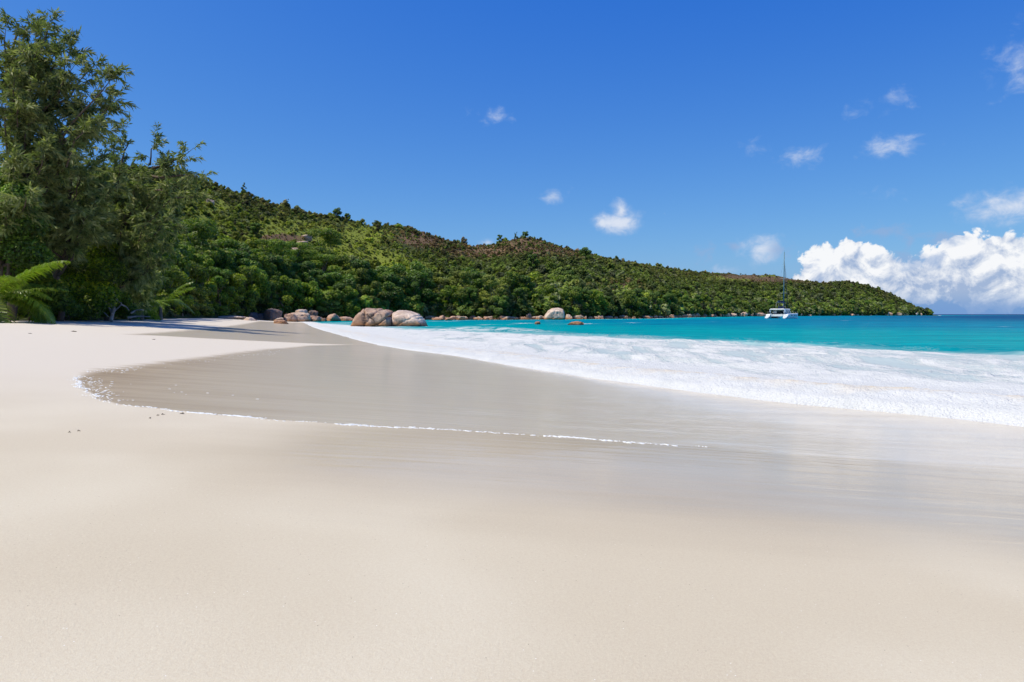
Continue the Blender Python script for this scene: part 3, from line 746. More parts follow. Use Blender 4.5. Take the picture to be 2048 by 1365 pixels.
def make_tree(name, R, H, z0, n_lobes, n_leaf, leaf, leafmat, barkmat, seed, flat=0.75, trunk_r=0.22, rmin=0.26, rmax=0.44, aspect=0.6, lobes=None):
    rng = np.random.default_rng(seed)
    root = empty(name, (0, 0, 0))
    L = lobes or crown_lobes(rng, n_lobes, R, H, z0, rmin, rmax, flat)
    tubes = []
    top = np.array([rng.normal() * 0.1 * R, rng.normal() * 0.1 * R, z0 + 0.35 * (H - z0)])
    tubes.append((bend((0, 0, -0.5), top, 0, 6, 0.05 * R, rng), np.linspace(trunk_r, trunk_r * 0.45, 6), 8))
    for l in sorted(L, key=lambda q: -q[3])[:9]:
        base = np.array([0, 0, 0.0]) + top * rng.uniform(0.45, 0.95)
        tubes.append((bend(base, np.array(l[:3]), 0.1, 5, 0.06 * R, rng), np.linspace(trunk_r * 0.45, trunk_r * 0.1, 5), 5))
    V, Fs = join_tubes(tubes)
    link(mesh_np('trunk', V, Fs, True), 'trunk', barkmat, root)
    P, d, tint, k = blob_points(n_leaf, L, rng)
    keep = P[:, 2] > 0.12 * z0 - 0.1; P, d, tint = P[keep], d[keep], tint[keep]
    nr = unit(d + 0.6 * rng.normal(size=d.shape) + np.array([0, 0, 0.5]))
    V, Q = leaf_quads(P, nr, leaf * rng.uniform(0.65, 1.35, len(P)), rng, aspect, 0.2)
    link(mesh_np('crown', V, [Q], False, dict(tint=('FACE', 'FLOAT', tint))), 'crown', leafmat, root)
    return root

def needle_plumes(starts, dirs, lens, rng, per=26, length=0.5, width=0.044):
    """feathery sprays: thin drooping needles set along short twigs"""
    n = len(starts); m = n * per
    k = np.repeat(np.arange(n), per); t = rng.random(m)
    D = dirs[k]; Ln = lens[k][:, None]
    base = starts[k] + D * Ln * t[:, None]; base[:, 2] -= 0.40 * lens[k] * t ** 2
    nd = unit(D * 0.75 + 0.36 * rng.normal(size=(m, 3)) + np.array([0, 0, -0.42]))
    side = unit(np.cross(nd, rng.normal(size=(m, 3)))) * width * rng.uniform(0.7, 1.4, m)[:, None]
    tip = base + nd * (length * rng.uniform(0.55, 1.25, m))[:, None] + np.array([0, 0, -0.05])
    mid = (base + tip) / 2 + np.array([0, 0, 0.02])
    V = np.stack([base, mid + side, tip, mid - side], 1).reshape(-1, 3)
    ps = rng.random(n)
    tint = np.clip(0.10 + 0.75 * ps[k] + 0.15 * rng.normal(size=m) + 0.15 * t, 0, 1)
    return V, np.arange(m)[:, None] * 4 + np.arange(4)[None, :], tint

def px_point(u, v, depth):
    d = px_dir(u, v); return EYE + d * (depth / d[1])

def make_casuarina(name, base, top, tips, n_rand, seed, rad=0.30, limits=None, per=26, plume=0.5, density=1.0, sprigs=()):
    """base, top and limb tips are world points; every limb carries side branches with needle sprays"""
    rng = np.random.default_rng(seed)
    base = np.array(base, float); top = np.array(top, float)
    root = empty(name, base)
    n = 12; trunk = bend(np.zeros(3) + [0, 0, -0.5], top - base, 0, n, 0.16, rng)
    wood = [(trunk, np.linspace(rad, 0.05, n), 8)]
    limbs = []
    def on_trunk(f):
        q = f * (n - 1); i = min(int(q), n - 2); return trunk[i] + (trunk[i + 1] - trunk[i]) * (q - i)
    hgt = top[2] - base[2]
    for tp in tips:
        tp = np.array(tp) - base
        f = np.clip((tp[2] / hgt) - rng.uniform(0.18, 0.30), 0.22, 0.92)
        limbs.append((on_trunk(f), tp))
    for i in range(n_rand):
        f = rng.uniform(0.25, 0.97); s = on_trunk(f); a = rng.uniform(0, 2 * math.pi)
        ln = hgt * (0.30 * (1 - f) ** 0.6 + 0.07) * rng.uniform(0.7, 1.15)
        tp = s + np.array([math.cos(a) * ln, math.sin(a) * ln, ln * rng.uniform(0.3, 0.75)])
        if limits and not limits(tp + base): continue
        limbs.append((s, tp))
    n_main = len(limbs)
    for a_, b_ in sprigs: limbs.append((np.array(a_) - base, np.array(b_) - base))
    S = []; D = []; Ls = []
    for li, (s, e) in enumerate(limbs):
        ln = np.linalg.norm(e - s); p = bend(s, e, -0.06 * ln, 7, 0.05 * ln ** 0.5, rng)
        wood.append((p, np.linspace(0.028 * ln ** 0.8 + 0.02, 0.012, 7), 5))
        ld = unit((e - s)[None])[0]
        nb = int((3 + ln * 1.35) * density * (1.0 if li < n_main else 0.85)); short = 1.0 if li < n_main else 0.55
        for j in range(nb):
            t = 0.22 + 0.78 * (j + rng.random()) / nb; q = t * 6; i = min(int(q), 5); o = p[i] + (p[i + 1] - p[i]) * (q - i)
            side = unit((rng.normal(size=3) * np.array([1, 1, 0.55]) + ld * 0.9 + np.array([0, 0, 0.32]))[None])[0]
            bl = short * rng.uniform(0.5, 1.15) * (0.55 + 0.28 * ln * (1 - t) * 0.5 + 0.35)
            tw = bend(o, o + side * bl, 0.05 * bl, 4, 0.02, rng)
            wood.append((tw, np.linspace(0.016, 0.006, 4), 4))
            for q2 in range(int(2 + bl * 3)):
                f = rng.uniform(0.15, 1.0); oo = o + side * bl * f
                S.append(oo); D.append(unit((side * 0.8 + rng.normal(size=3) * 0.55 + np.array([0, 0, 0.25]))[None])[0]); Ls.append(rng.uniform(0.4, 1.15))
        S.append(e); D.append(unit((ld + [0, 0, 0.5])[None])[0]); Ls.append(1.1)
    V, Fs = join_tubes(wood)
    link(mesh_np('trunk', V, Fs, True), 'trunk', M['bark'], root)
    V, Q, tint = needle_plumes(np.array(S), np.array(D), np.array(Ls), rng, per, plume)
    link(mesh_np('crown', V, [Q], False, dict(tint=('FACE', 'FLOAT', tint))), 'crown', M['needle'], root)
    return root

def frond_mesh(length, rise, droop, n_leaf, leaflet, seed, width=0.045, hang=0.5):
    """one palm frond along +X: a curved midrib with leaflets hanging to both sides"""
    rng = np.random.default_rng(seed)
    t = np.linspace(0, 1, 14)
    mid = np.stack([length * (t - 0.12 * t ** 2), 0 * t, rise * length * t - droop * length * t ** 2.2], 1)
    V, Fs = join_tubes([(mid, np.linspace(0.032, 0.006, 14), 5)]); Fs = list(Fs)
    P = []; Q = []; o = len(V); tint = []
    for j in range(n_leaf):
        f = 0.10 + 0.90 * j / (n_leaf - 1); q = f * 13; i = min(int(q), 12); p = mid[i] + (mid[i + 1] - mid[i]) * (q - i)
        ax = unit((mid[i + 1] - mid[i])[None])[0]
        ll = leaflet * (math.sin(math.pi * (0.12 + 0.84 * f)) ** 0.7) * rng.uniform(0.9, 1.1)
        for s in (-1, 1):
            d = unit((ax * 0.55 + np.array([0, s * 1.0, 0.18]) + rng.normal(size=3) * 0.07)[None])[0]
            m1 = p + d * ll * 0.5; e = p + d * ll * 0.95 + np.array([0, 0, -hang * ll * rng.uniform(0.7, 1.2)])
            w = ax * width * 0.5
            P += [p - w * 0.5, p + w * 0.5, m1 + w + [0, 0, -0.06 * ll], m1 - w + [0, 0, -0.06 * ll], e]
            Q.append((o, o + 1, o + 2, o + 3)); Fs_t = (o + 3, o + 2, o + 4); tint.append(Fs_t); o += 5
    nq = len(Fs[0]); nt = len(Fs[1])
    quads = np.concatenate([Fs[0], np.array(Q)]); tris = np.concatenate([Fs[1], np.array(tint)])
    rt = rng.random(len(Q))
    tt = np.concatenate([np.full(nq, 0.8), 0.35 + 0.5 * rt, np.full(nt, 0.8), 0.35 + 0.5 * rt])
    return mesh_np('frond', np.concatenate([V, np.array(P)]), [quads, tris], False, dict(tint=('FACE', 'FLOAT', tt)))

FRONDS = {}
def make_palm(name, trunk_h, frond_len, n, seed, leafmat, lean=(0, 0), fan=None, n_leaf=46, elev=(0.15, 1.25), spin=0.0):
    rng = np.random.default_rng(seed)
    root = empty(name, (0, 0, 0))
    top = np.array([lean[0], lean[1], trunk_h])
    V, Fs = join_tubes([(bend((0, 0, -0.5), top, 0.0, 8), np.linspace(0.17, 0.10, 8), 8)])
    link(mesh_np('trunk', V, Fs, True), 'trunk', M['bark_grey'], root)
    kinds = []
    for q, (ri, dr) in enumerate([(1.3, 0.65), (1.0, 0.90), (0.6, 0.95), (1.8, 0.55)]):
        me = frond_mesh(frond_len, ri * 0.6, dr * 0.75, n_leaf, frond_len * 0.24, seed * 7 + q, 0.085 if n_leaf > 30 else 0.09)
        me.materials.append(leafmat); kinds.append(me)
    for i in range(n):
        a = (fan[i] if fan is not None else 2 * math.pi * i / n * 2.4 + rng.uniform(-0.3, 0.3)) + spin
        f = bpy.data.objects.new('frond', kinds[int(rng.integers(0, 4))]); col.objects.link(f); f.parent = root
        f.location = top; f.rotation_euler = (rng.uniform(-0.25, 0.25), -rng.uniform(-0.55, 0.15), a); s = rng.uniform(0.8, 1.1); f.scale = (s, s, s)
    return root

# ------------------------------------------------------------------ shrubs covering the hillside (nobody could count them)
def build_hill_shrubs():
    rng = np.random.default_rng(77)
    protos = bpy.data.collections.new('shrub_kinds')
    for q in range(6):
        r = np.random.default_rng(q)
        L = crown_lobes(r, 9, 1.0, 1.55, 0.15, 0.26, 0.50, 0.85)
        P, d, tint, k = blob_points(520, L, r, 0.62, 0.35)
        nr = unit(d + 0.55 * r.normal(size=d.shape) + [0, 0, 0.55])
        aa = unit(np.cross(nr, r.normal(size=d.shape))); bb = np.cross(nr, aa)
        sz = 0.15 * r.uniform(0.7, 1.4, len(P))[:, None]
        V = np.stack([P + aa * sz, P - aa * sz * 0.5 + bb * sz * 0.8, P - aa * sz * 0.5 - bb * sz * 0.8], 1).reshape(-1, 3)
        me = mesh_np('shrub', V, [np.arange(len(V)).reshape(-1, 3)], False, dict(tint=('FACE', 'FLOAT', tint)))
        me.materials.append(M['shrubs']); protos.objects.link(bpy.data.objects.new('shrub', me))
    for q in range(3):
        r = np.random.default_rng(40 + q); nb = 70
        a_ = r.uniform(0, 6.28, nb); e_ = r.uniform(0.05, 1.35, nb); ln = r.uniform(0.8, 1.25, nb)[:, None]
        d = np.stack([np.cos(a_) * np.cos(e_), np.sin(a_) * np.cos(e_), np.sin(e_)], 1); o0 = np.array([0, 0, 0.55]); sd_ = unit(np.cross(d, [0, 0, 1.0])) * 0.09
        mid_ = o0 + d * ln * 0.6; tip = o0 + d * ln + np.array([0, 0, -0.35]) * ln
        V = np.stack([o0 + 0 * d, mid_ + sd_, tip, mid_ - sd_], 1).reshape(-1, 3)
        me = mesh_np('rosette_shrub', V, [np.arange(len(V)).reshape(-1, 4)], False, dict(tint=('FACE', 'FLOAT', r.uniform(0.4, 1, nb))))
        me.materials.append(M['shrubs']); protos.objects.link(bpy.data.objects.new('shrub_rosette', me))
    N_ = 56000
    u = rng.uniform(215, 1862, N_ * 2); t = rng.random(N_ * 2) ** 0.85 * 1.03
    # keep an even spread per square metre of ground
    w = (D1(u) - D0(u)) * (0.5 * (D0(u) + D1(u))); keep = rng.random(N_ * 2) < np.clip(w / 90000.0, 0.16, 1.0)
    u, t = u[keep], t[keep]
    y = D0(u) + (D1(u) - D0(u)) * t; x = (u - 1024) / F * y
    z = hill_z(u, t, x, y)
    pu, pv = slope_px(x, y, z)
    g = patch_field(pu, pv, GRASS); b = patch_field(pu, pv, BARE)
    n1 = fbm(x / 22.0, y / 22.0, oct=3, seed=61); n2 = fbm(x / 7.0, y / 7.0, oct=2, seed=71)
    open_ = np.clip(0.66 * g * (n1 * 1.6) + 0.75 * b * (n2 * 1.5), 0, 0.85)
    keep = rng.random(len(u)) > open_
    keep &= ~((t * (D1(u) - D0(u)) < 3.0))
    x, y, z, u, t, g, b, n1, n2 = (q[keep] for q in (x, y, z, u, t, g, b, n1, n2))
    n = len(x)
    size = np.exp(rng.normal(-0.08, 1.0, n) * np.where(t > 0.55, 0.42, 0.58)) * (1 - 0.16 * sstep(t, 0.5, 0.8)) * (0.82 + 0.75 * sstep(0.5 - t, 0, 0.4)) * (1 - 0.55 * g * (rng.random(n) < 0.8)) * (1 - 0.35 * b)
    size = np.clip(size, 0.35, 3.8) * (1 + 0.45 * sstep(y, 450, 900)); size = np.where(y < 170, np.minimum(size, 0.9 + 0.6 * sstep(y, 90, 170)), size); hs = rng.uniform(0.7, 1.25, n)
    dark = np.array([0.085, 0.135, 0.034]); mid = np.array([0.235, 0.295, 0.055]); yel = np.array([0.36, 0.39, 0.05]); gry = np.array([0.25, 0.26, 0.15]); red = np.array([0.31, 0.19, 0.11])
    r = rng.random(n)[:, None]; c = dark + (mid - dark) * np.clip(n1[:, None] * 1.1 + 0.7 * (r - 0.5), 0, 1)
    yv = np.clip(g * 0.85 + 0.5 * (n2 - 0.44) + 0.45 * (rng.random(n) - 0.65), 0, 1)[:, None]; c = c + (yel - c) * yv
    gv = (rng.random(n) < 0.22)[:, None] * 0.75; c = c + (gry - c) * gv
    rv = np.clip((b * 1.2 + 0.75 * sstep(t, 0.62, 1.0) * n1) * (rng.random(n) < 0.55), 0, 0.9)[:, None]; c = c + (red - c) * rv
    c = c * (rng.uniform(0.55, 1.45, n) * (0.8 + 0.55 * fbm(x / 30.0, y / 30.0, oct=2, seed=81)))[:, None] * np.where(rng.random(n) < 0.16, 0.42, 0.92)[:, None]
    me = bpy.data.meshes.new('hillside_shrubs'); me.vertices.add(n)
    me.vertices.foreach_set('co', np.stack([x, y, z - 0.15], 1).astype(np.float32).ravel())
    def at(nm, typ, arr, key): me.attributes.new(nm, typ, 'POINT').data.foreach_set(key, arr.ravel())
    at('leafcol', 'FLOAT_COLOR', np.concatenate([c, np.ones((n, 1))], 1).astype(np.float32), 'color')
    at('turn', 'FLOAT_VECTOR', np.stack([rng.normal(0, 0.12, n), rng.normal(0, 0.12, n), rng.uniform(0, 6.28, n)], 1).astype(np.float32), 'vector')
    at('grow', 'FLOAT_VECTOR', np.stack([size, size, size * hs], 1).astype(np.float32), 'vector')
    kind = np.where(rng.random(n) < 0.16 + 0.2 * g, rng.integers(6, 9, n), rng.integers(0, 6, n))
    at('kind', 'INT', kind.astype(np.int32), 'value')
    g_ = bpy.data.node_groups.new('scatter_shrubs', 'GeometryNodeTree')
    g_.interface.new_socket('Geometry', in_out='INPUT', socket_type='NodeSocketGeometry'); g_.interface.new_socket('Geometry', in_out='OUTPUT', socket_type='NodeSocketGeometry')
    nd = g_.nodes; gi = nd.new('NodeGroupInput'); go = nd.new('NodeGroupOutput'); iop = nd.new('GeometryNodeInstanceOnPoints'); ci = nd.new('GeometryNodeCollectionInfo')
    ci.inputs['Collection'].default_value = protos; ci.inputs['Separate Children'].default_value = True; ci.inputs['Reset Children'].default_value = True
    def na(nm, typ):
        q = nd.new('GeometryNodeInputNamedAttribute'); q.data_type = typ; q.inputs['Name'].default_value = nm
        return next(o for o in q.outputs if o.enabled and o.name == 'Attribute')
    lk = g_.links.new
    lk(gi.outputs[0], iop.inputs['Points']); lk(ci.outputs[0], iop.inputs['Instance']); iop.inputs['Pick Instance'].default_value = True
    lk(na('kind', 'INT'), iop.inputs['Instance Index']); lk(na('turn', 'FLOAT_VECTOR'), iop.inputs['Rotation']); lk(na('grow', 'FLOAT_VECTOR'), iop.inputs['Scale'])
    lk(iop.outputs[0], go.inputs[0])
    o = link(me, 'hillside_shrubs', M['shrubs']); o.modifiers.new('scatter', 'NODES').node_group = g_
    tag(o, 'dense green shrubs covering the whole hillside and headland', kind='stuff')
build_hill_shrubs()
# ------------------------------------------------------------------ rocks
def rock_mesh(name, pts, mat, seed, levels=4, rough=0.06, crack=0.0, round_=0.34, grooves=()):
    """a boulder: the hull of rough corner points, subdivided, rounded and weathered"""
    bm = bmesh.new()
    for p in pts: bm.verts.new(p)
    r = bmesh.ops.convex_hull(bm, input=bm.verts)
    bmesh.ops.delete(bm, geom=[v for v in bm.verts if not v.link_faces], context='VERTS')
    bmesh.ops.triangulate(bm, faces=bm.faces)
    for i in range(levels):
        bmesh.ops.subdivide_edges(bm, edges=bm.edges, cuts=1, use_grid_fill=True)
        bmesh.ops.triangulate(bm, faces=bm.faces)
        if i < 2: bmesh.ops.smooth_vert(bm, verts=bm.verts, factor=round_, use_axis_x=True, use_axis_y=True, use_axis_z=True)
        if len(bm.faces) > 9000: break
    co = np.array([v.co[:] for v in bm.verts]); bm.normal_update(); nr = np.array([v.normal[:] for v in bm.verts])
    s = max(np.ptp(co, axis=0)) ; f = 3.2 / s
    d = (fbm(co[:, 0] * f, co[:, 1] * f, co[:, 2] * f, 4, seed) - 0.5) * 2
    d2 = (fbm(co[:, 0] * f * 4, co[:, 1] * f * 4, co[:, 2] * f * 4, 3, seed + 5) - 0.5)
    off = rough * s * (d * 0.8 + d2 * 0.35)
    if crack:
        g = np.abs(fbm(co[:, 0] * f * 0.9 + co[:, 2] * f * 0.55, co[:, 1] * f * 0.9, co[:, 2] * f * 0.35, 3, seed + 11) - 0.5)
        off -= crack * s * np.exp(-(g / 0.028) ** 2)
    wob = (fbm(co[:, 0] * f * 1.5, co[:, 1] * f * 1.5, co[:, 2] * f * 1.5, 3, seed + 21) - 0.5)
    for nx, nz, c, wd, dp in grooves:                      # long fissures: lines nx*x + nz*z = c on the faces
        off -= dp * np.exp(-((nx * co[:, 0] + nz * co[:, 2] - c + wob * 0.9) / wd) ** 2)
    co = co + nr * off[:, None]
    for v, c in zip(bm.verts, co): v.co = c
    me = bpy.data.meshes.new(name); bm.to_mesh(me); bm.free()
    for p in me.polygons: p.use_smooth = True
    me.materials.append(mat)
    return me

def box_pts(w, d, h, seed, n=17, flat=0.25):
    r = np.random.default_rng(seed)
    v = unit(r.normal(size=(n, 3))); v = np.sign(v) * np.abs(v) ** 0.62; v = v / np.abs(v).max(1)[:, None] * r.uniform(0.72, 1.0, n)[:, None]
    v[:, 2] = np.maximum(v[:, 2], -0.6)
    return v * np.array([w / 2, d / 2, h * 0.8]) + np.array([0, 0, 0])

def add_rock(name, loc, me, label, group=None, rz=0.0, scale=1.0, cat='boulder'):
    o = bpy.data.objects.new(name, me); col.objects.link(o); o.location = loc; o.rotation_euler = (0, 0, rz)
    o.scale = (scale,) * 3 if np.isscalar(scale) else scale
    return tag(o, label, cat, group)

def outline_rock(name, outline, depth, thick, mat, label, seed, crack=0.0, rough=0.03, back=0.85, z_base=-1.2, taper=0.45, levels=5, grooves=()):
    """a boulder whose outline seen from the beach follows the photo; real depth thick metres"""
    c = np.mean([px_point(u, v, depth) for u, v in outline], axis=0); base = np.array([c[0], depth, 0.0])
    P = []
    for u, v in outline:
        p = px_point(u, v, depth) - base
        for q, k in ((-0.5, taper), (-0.22, 0.92), (0.12, 1.0), (0.5, back * 0.75)):
            P.append((p[0] * (0.55 + 0.45 * k), q * thick, p[2] * k))
    lo = [(px_point(u, v, depth) - base)[0] for u, v in outline]
    for xx in (min(lo) * 1.02, max(lo) * 1.02):
        for q in (-0.42, 0.4): P.append((xx * 0.93, q * thick, z_base))
    me = rock_mesh(name, P, mat, seed, levels, rough, crack, 0.26, grooves)
    return add_rock(name, base, me, label, None)

left_half = [(706, 652), (710, 642), (717, 630), (726, 619), (733, 613), (740, 616), (747, 615), (760, 616), (772, 619), (784, 620), (787, 634), (788, 652)]
right_half = [(782, 652), (784, 636), (786, 624), (797, 620), (812, 620), (826, 623), (838, 628), (846, 636), (851, 646), (854, 652)]
outline_rock('boulder', left_half, 97.0, 7.5, M['granite_brown'], 'big craggy brown half of the split boulder standing in the surf', 3, crack=0.03, rough=0.05, taper=0.72, grooves=[(0.80, -0.60, -0.55, 0.13, 0.38), (0.62, -0.78, 0.55, 0.12, 0.40), (0.72, 0.69, 1.1, 0.10, 0.30), (0.97, 0.2, -0.3, 0.08, 0.28)])
outline_rock('boulder', right_half, 97.8, 6.5, M['granite_pale'], 'smooth pale half of the split boulder standing in the surf', 8, crack=0.012, rough=0.03, taper=0.55, grooves=[(0.5, -0.86, -0.6, 0.10, 0.12), (0.25, 0.97, 1.5, 0.08, 0.10)])

outline_rock('boulder', [(1086, 640), (1089, 631), (1096, 621), (1105, 615.5), (1114, 615), (1126, 617), (1129, 624), (1129, 640)], 219.0, 6.5, M['granite_pale'], 'large pale grey boulder with vertical streaks on the far shore', 15, 0.012, 0.03, taper=0.7, levels=4, grooves=[(1.0, 0.05, 0.9, 0.12, 0.15), (0.95, -0.3, -0.9, 0.12, 0.15)])
ROCK_KINDS = [rock_mesh('boulder', box_pts(2.0, 1.8, 1.15, 100 + k), M[m], 200 + k, 4, 0.085, 0.03, 0.30, [(math.cos(k * 1.7), math.sin(k * 1.7), 0.1, 0.05, 0.07), (math.cos(k * 2.9 + 1), math.sin(k * 2.9 + 1), 0.3, 0.04, 0.06)])
              for k, m in enumerate(['granite', 'granite_pale', 'granite_red', 'granite', 'granite_dark', 'granite_red', 'granite_pale', 'granite', 'granite_red', 'granite'])]

def rock_at(u, v, w_px, h_px, kind, label, depth=None, group=None, sink=0.25, dscale=0.85, rz=None, seed=0):
    """a boulder whose base shows at photo pixel (u, v), w_px wide and h_px tall"""
    if depth is None:
        p = ground_px(u, v) if u < 640 else water_px(u, v)
        depth = p[1] if v > 645 else min(p[1], float(D0(u)) - 0.4 * w_px * p[1] / F)
    x = at_depth(u, depth); w = w_px * depth / F; h = h_px * depth / F
    z = max(float(sand_z(x, depth)), -0.15)
    z = max(z, 1.7 - (v - 629) * depth / F - 0.1) if u < 640 else -0.1
    o = add_rock('boulder', (x, depth, z - sink * h * 0.4), ROCK_KINDS[kind], label, group, rz if rz is not None else seed * 1.3, (w / 1.9, w / 1.9 * dscale, h / 0.88 * (1 + sink * 0.4)))
    return o

rk = [  # u, v of the base, width, height in photo pixels, kind, depth, label
    (465, 639, 50, 8, 1, 128, 'low flat pinkish slab of rock at the back of the beach'),
    (500, 640, 34, 9, 6, 126, 'smooth grey rock lying on the sand, first of the row of boulders'),
    (545, 636, 46, 26, 4, 150, 'big dark lichen-covered boulder under the trees at the beach end'),
    (520, 637, 40, 14, 4, 150, 'dark low boulder left of the big dark lichen-covered one'),
    (498, 634, 44, 14, 4, 148, 'dark brown boulder in the shade behind the smooth grey rock'),
    (582, 638, 26, 18, 2, 152, 'reddish boulder wedged right of the big dark lichen-covered one'),
    (596, 641, 56, 24, 0, 154, 'rounded boulder with a dark stained front at the beach end'),
    (622, 640, 40, 14, 2, 158, 'pink boulder leaning on the one with a dark stained front'),
    (604, 628, 30, 12, 1, 162, 'pale boulder on top of the row behind the stained one'),
    (558, 641, 28, 9, 3, 140, 'flat grey rock on the sand in front of the dark boulder'),
    (562, 650, 28, 11, 2, 112, 'small pinkish rock on wet sand at the edge of the foam'),
    (628, 632, 24, 16, 4, 168, 'dark upright boulder behind the pink ones at the beach end'),
    (640, 640, 26, 12, 2, 165, 'red-brown boulder at the end of the sand'),
    (661, 641, 36, 20, 5, 168, 'rounded red-brown boulder just left of the split boulder'),
    (690, 641, 34, 15, 2, 172, 'low reddish boulder nearest the left side of the split boulder'),
    (678, 640, 18, 9, 0, 176, 'little grey boulder between the two reddish ones'),
    (1137, 638.5, 22, 12, 6, None, 'square pale boulder joined to the right of the large pale grey one'),
    (1158, 638.5, 28, 10, 3, None, 'low pointed boulder washed by a small wave on the far shore'),
    (1057, 638.5, 15, 14, 4, None, 'dark upright boulder a little left of the large pale grey one'),
    (1076, 638.5, 20, 10, 0, None, 'grey boulder touching the left foot of the large pale grey one'),
    (1075, 649.5, 15, 9, 2, None, 'small brown rock sticking out of the turquoise water, left one'),
    (1153, 650, 34, 10, 2, None, 'wider brown rock sticking out of the turquoise water, right one'),
    (897, 641.5, 18, 8, 2, None, 'red-brown boulder with white foam at its foot, right of the split boulder'),
    (923, 640.5, 24, 9, 0, None, 'grey-brown boulder at the foot of the feathery shore trees'),
    (876, 641, 26, 7, 8, None, 'flat orange-brown shelf of rock just right of the split boulder'),
]
for i, (u, v, w, h, k, d, lab) in enumerate(rk): rock_at(u, v, w * (1.12 if u < 700 else 1.0), h * (0.80 if u < 700 else 1.0), k, lab, d, seed=i)
rng_r = np.random.default_rng(5)
def shore_rocks(u0, u1, step, h0, h1, label, group):
    u = u0
    while u < u1:
        dpt = float(D0(u)) + rng_r.uniform(-2.0, 3.0) * (1 + (u > 1400) * 1.5); h = rng_r.uniform(h0, h1); w = h * rng_r.uniform(1.5, 3.2)
        k = int(rng_r.choice([0, 2, 5, 8, 2, 9, 3, 1])); x = at_depth(u, dpt); wm = w * dpt / F; hm = h * dpt / F
        add_rock('boulder', (x, dpt, -0.1), ROCK_KINDS[k], label, group, rng_r.uniform(0, 6.28), (wm / 1.9, wm / 1.9 * rng_r.uniform(0.6, 1.0), hm / 0.85))
        u += step * rng_r.uniform(0.6, 1.5)
shore_rocks(858, 1050, 6.0, 5, 10, 'reddish boulder in the rock band right of the split boulder', 'boulders along the far shore')
shore_rocks(1050, 1340, 8.0, 4, 8, 'reddish waterline boulder near the large pale boulder', 'boulders along the far shore')
shore_rocks(1340, 1530, 6.5, 4.5, 10, 'pinkish boulder ashore left of the catamaran', 'boulders along the far shore')
shore_rocks(1600, 1780, 13, 2.5, 5, 'small reddish boulder below the headland', 'boulders along the headland')
shore_rocks(1775, 1858, 7, 4, 7, 'pinkish boulder at the tip of the headland', 'boulders along the headland')

# bare granite showing through the scrub on the slope
def slope_point(u, v):
    """where the ray through a photo pixel meets the hillside"""
    t = np.linspace(0.0, 1.0, 400); y = D0(u) + (D1(u) - D0(u)) * t; x = (u - 1024) / F * y
    _, pv = slope_px(x, y, hill_z(np.full_like(t, u), t, x, y))
    k = int(np.argmax(pv <= v)) if (pv <= v).any() else len(t) - 1
    return x[k], y[k], float(hill_z(np.array([float(u)]), np.array([t[k]]), np.array([x[k]]), np.array([y[k]]))[0])
for (u, v, w, h, k, lab) in [(608, 494, 26, 8, 3, 'grey granite outcrop on the grassy slope, upper one'), (585, 506, 44, 9, 0, 'grey granite slab on the grassy slope just below the upper outcrop'),
                             (616, 482, 22, 8, 3, 'small grey outcrop at the top of the grassy slope'), (1190, 590, 30, 9, 3, 'grey outcrop among bushes above the far shore'), (1262, 592, 36, 9, 1, 'pale outcrop among bushes left of the catamaran'),
                             (424, 412, 16, 9, 3, 'grey outcrop high on the left slope')]:
    x, y, z = slope_point(u, v); wm = w * y / F; hm = h * y / F
    add_rock('outcrop', (x, y, z + 0.5), ROCK_KINDS[k], lab, None, u * 0.7, (wm / 1.9, wm / 1.9, hm / 0.8), 'rock outcrop')

# ------------------------------------------------------------------ the tall trees at the left
def ground_base(u, depth, dz=0.0):
    x = at_depth(u, depth); return (x, depth, land_z(x, depth) + dz)
lim = lambda uu: (lambda p: 1024 + F * p[0] / p[1] < uu)
A = make_casuarina('casuarina_tree', ground_base(20, 47), px_point(38, 48, 47.0),
    [px_point(*q) for q in [(100, 46, 46), (148, 80, 46), (150, 130, 45), (228, 152, 45), (236, 190, 46), (205, 215, 47), (185, 250, 45), (60, 60, 47), (12, 50, 46), (120, 100, 48), (190, 130, 46), (70, 110, 45), (30, 150, 44), (110, 170, 47), (10, 210, 44), (150, 215, 46), (60, 240, 45), (-40, 90, 46), (-60, 160, 46), (90, 290, 44), (140, 300, 46), (30, 310, 43.5)]],
    16, 11, 0.34, lambda p: p[1] > 41 and 1024 + F * p[0] / p[1] < 120, 26, 0.48)
tag(A, 'tallest feathery casuarina at the left edge, rising highest against the sky', 'tree', 'casuarina trees at the left')
B_ = make_casuarina('casuarina_tree', ground_base(212, 60), px_point(250, 300, 57.0),
    [px_point(*q) for q in [(290, 345, 56), (330, 372, 54), (345, 395, 55), (335, 430, 54), (330, 500, 54), (300, 440, 53), (270, 380, 54), (200, 340, 55), (180, 300, 55), (225, 290, 56), (340, 350, 56), (280, 345, 54), (250, 430, 53), (300, 520, 54), (215, 420, 53), (165, 400, 54), (240, 320, 53)]],
    22, 23, 0.30, lambda p: p[1] > 50 and 1024 + F * p[0] / p[1] < 300 and slope_px(*p)[1] > 350, 26, 0.48, 0.85,
    [(px_point(270, 350, 56), px_point(388, 296, 55)), (px_point(300, 330, 55.6), px_point(312, 266, 55.4)), (px_point(290, 338, 55.8), px_point(380, 322, 55)), (px_point(240, 345, 56), px_point(256, 250, 56)), (px_point(300, 352, 55.5), px_point(408, 350, 54.5)), (px_point(310, 380, 55), px_point(395, 392, 54.5))])
tag(B_, 'casuarina leaning right with one thin branch reaching out over the hill skyline', 'tree', 'casuarina trees at the left')
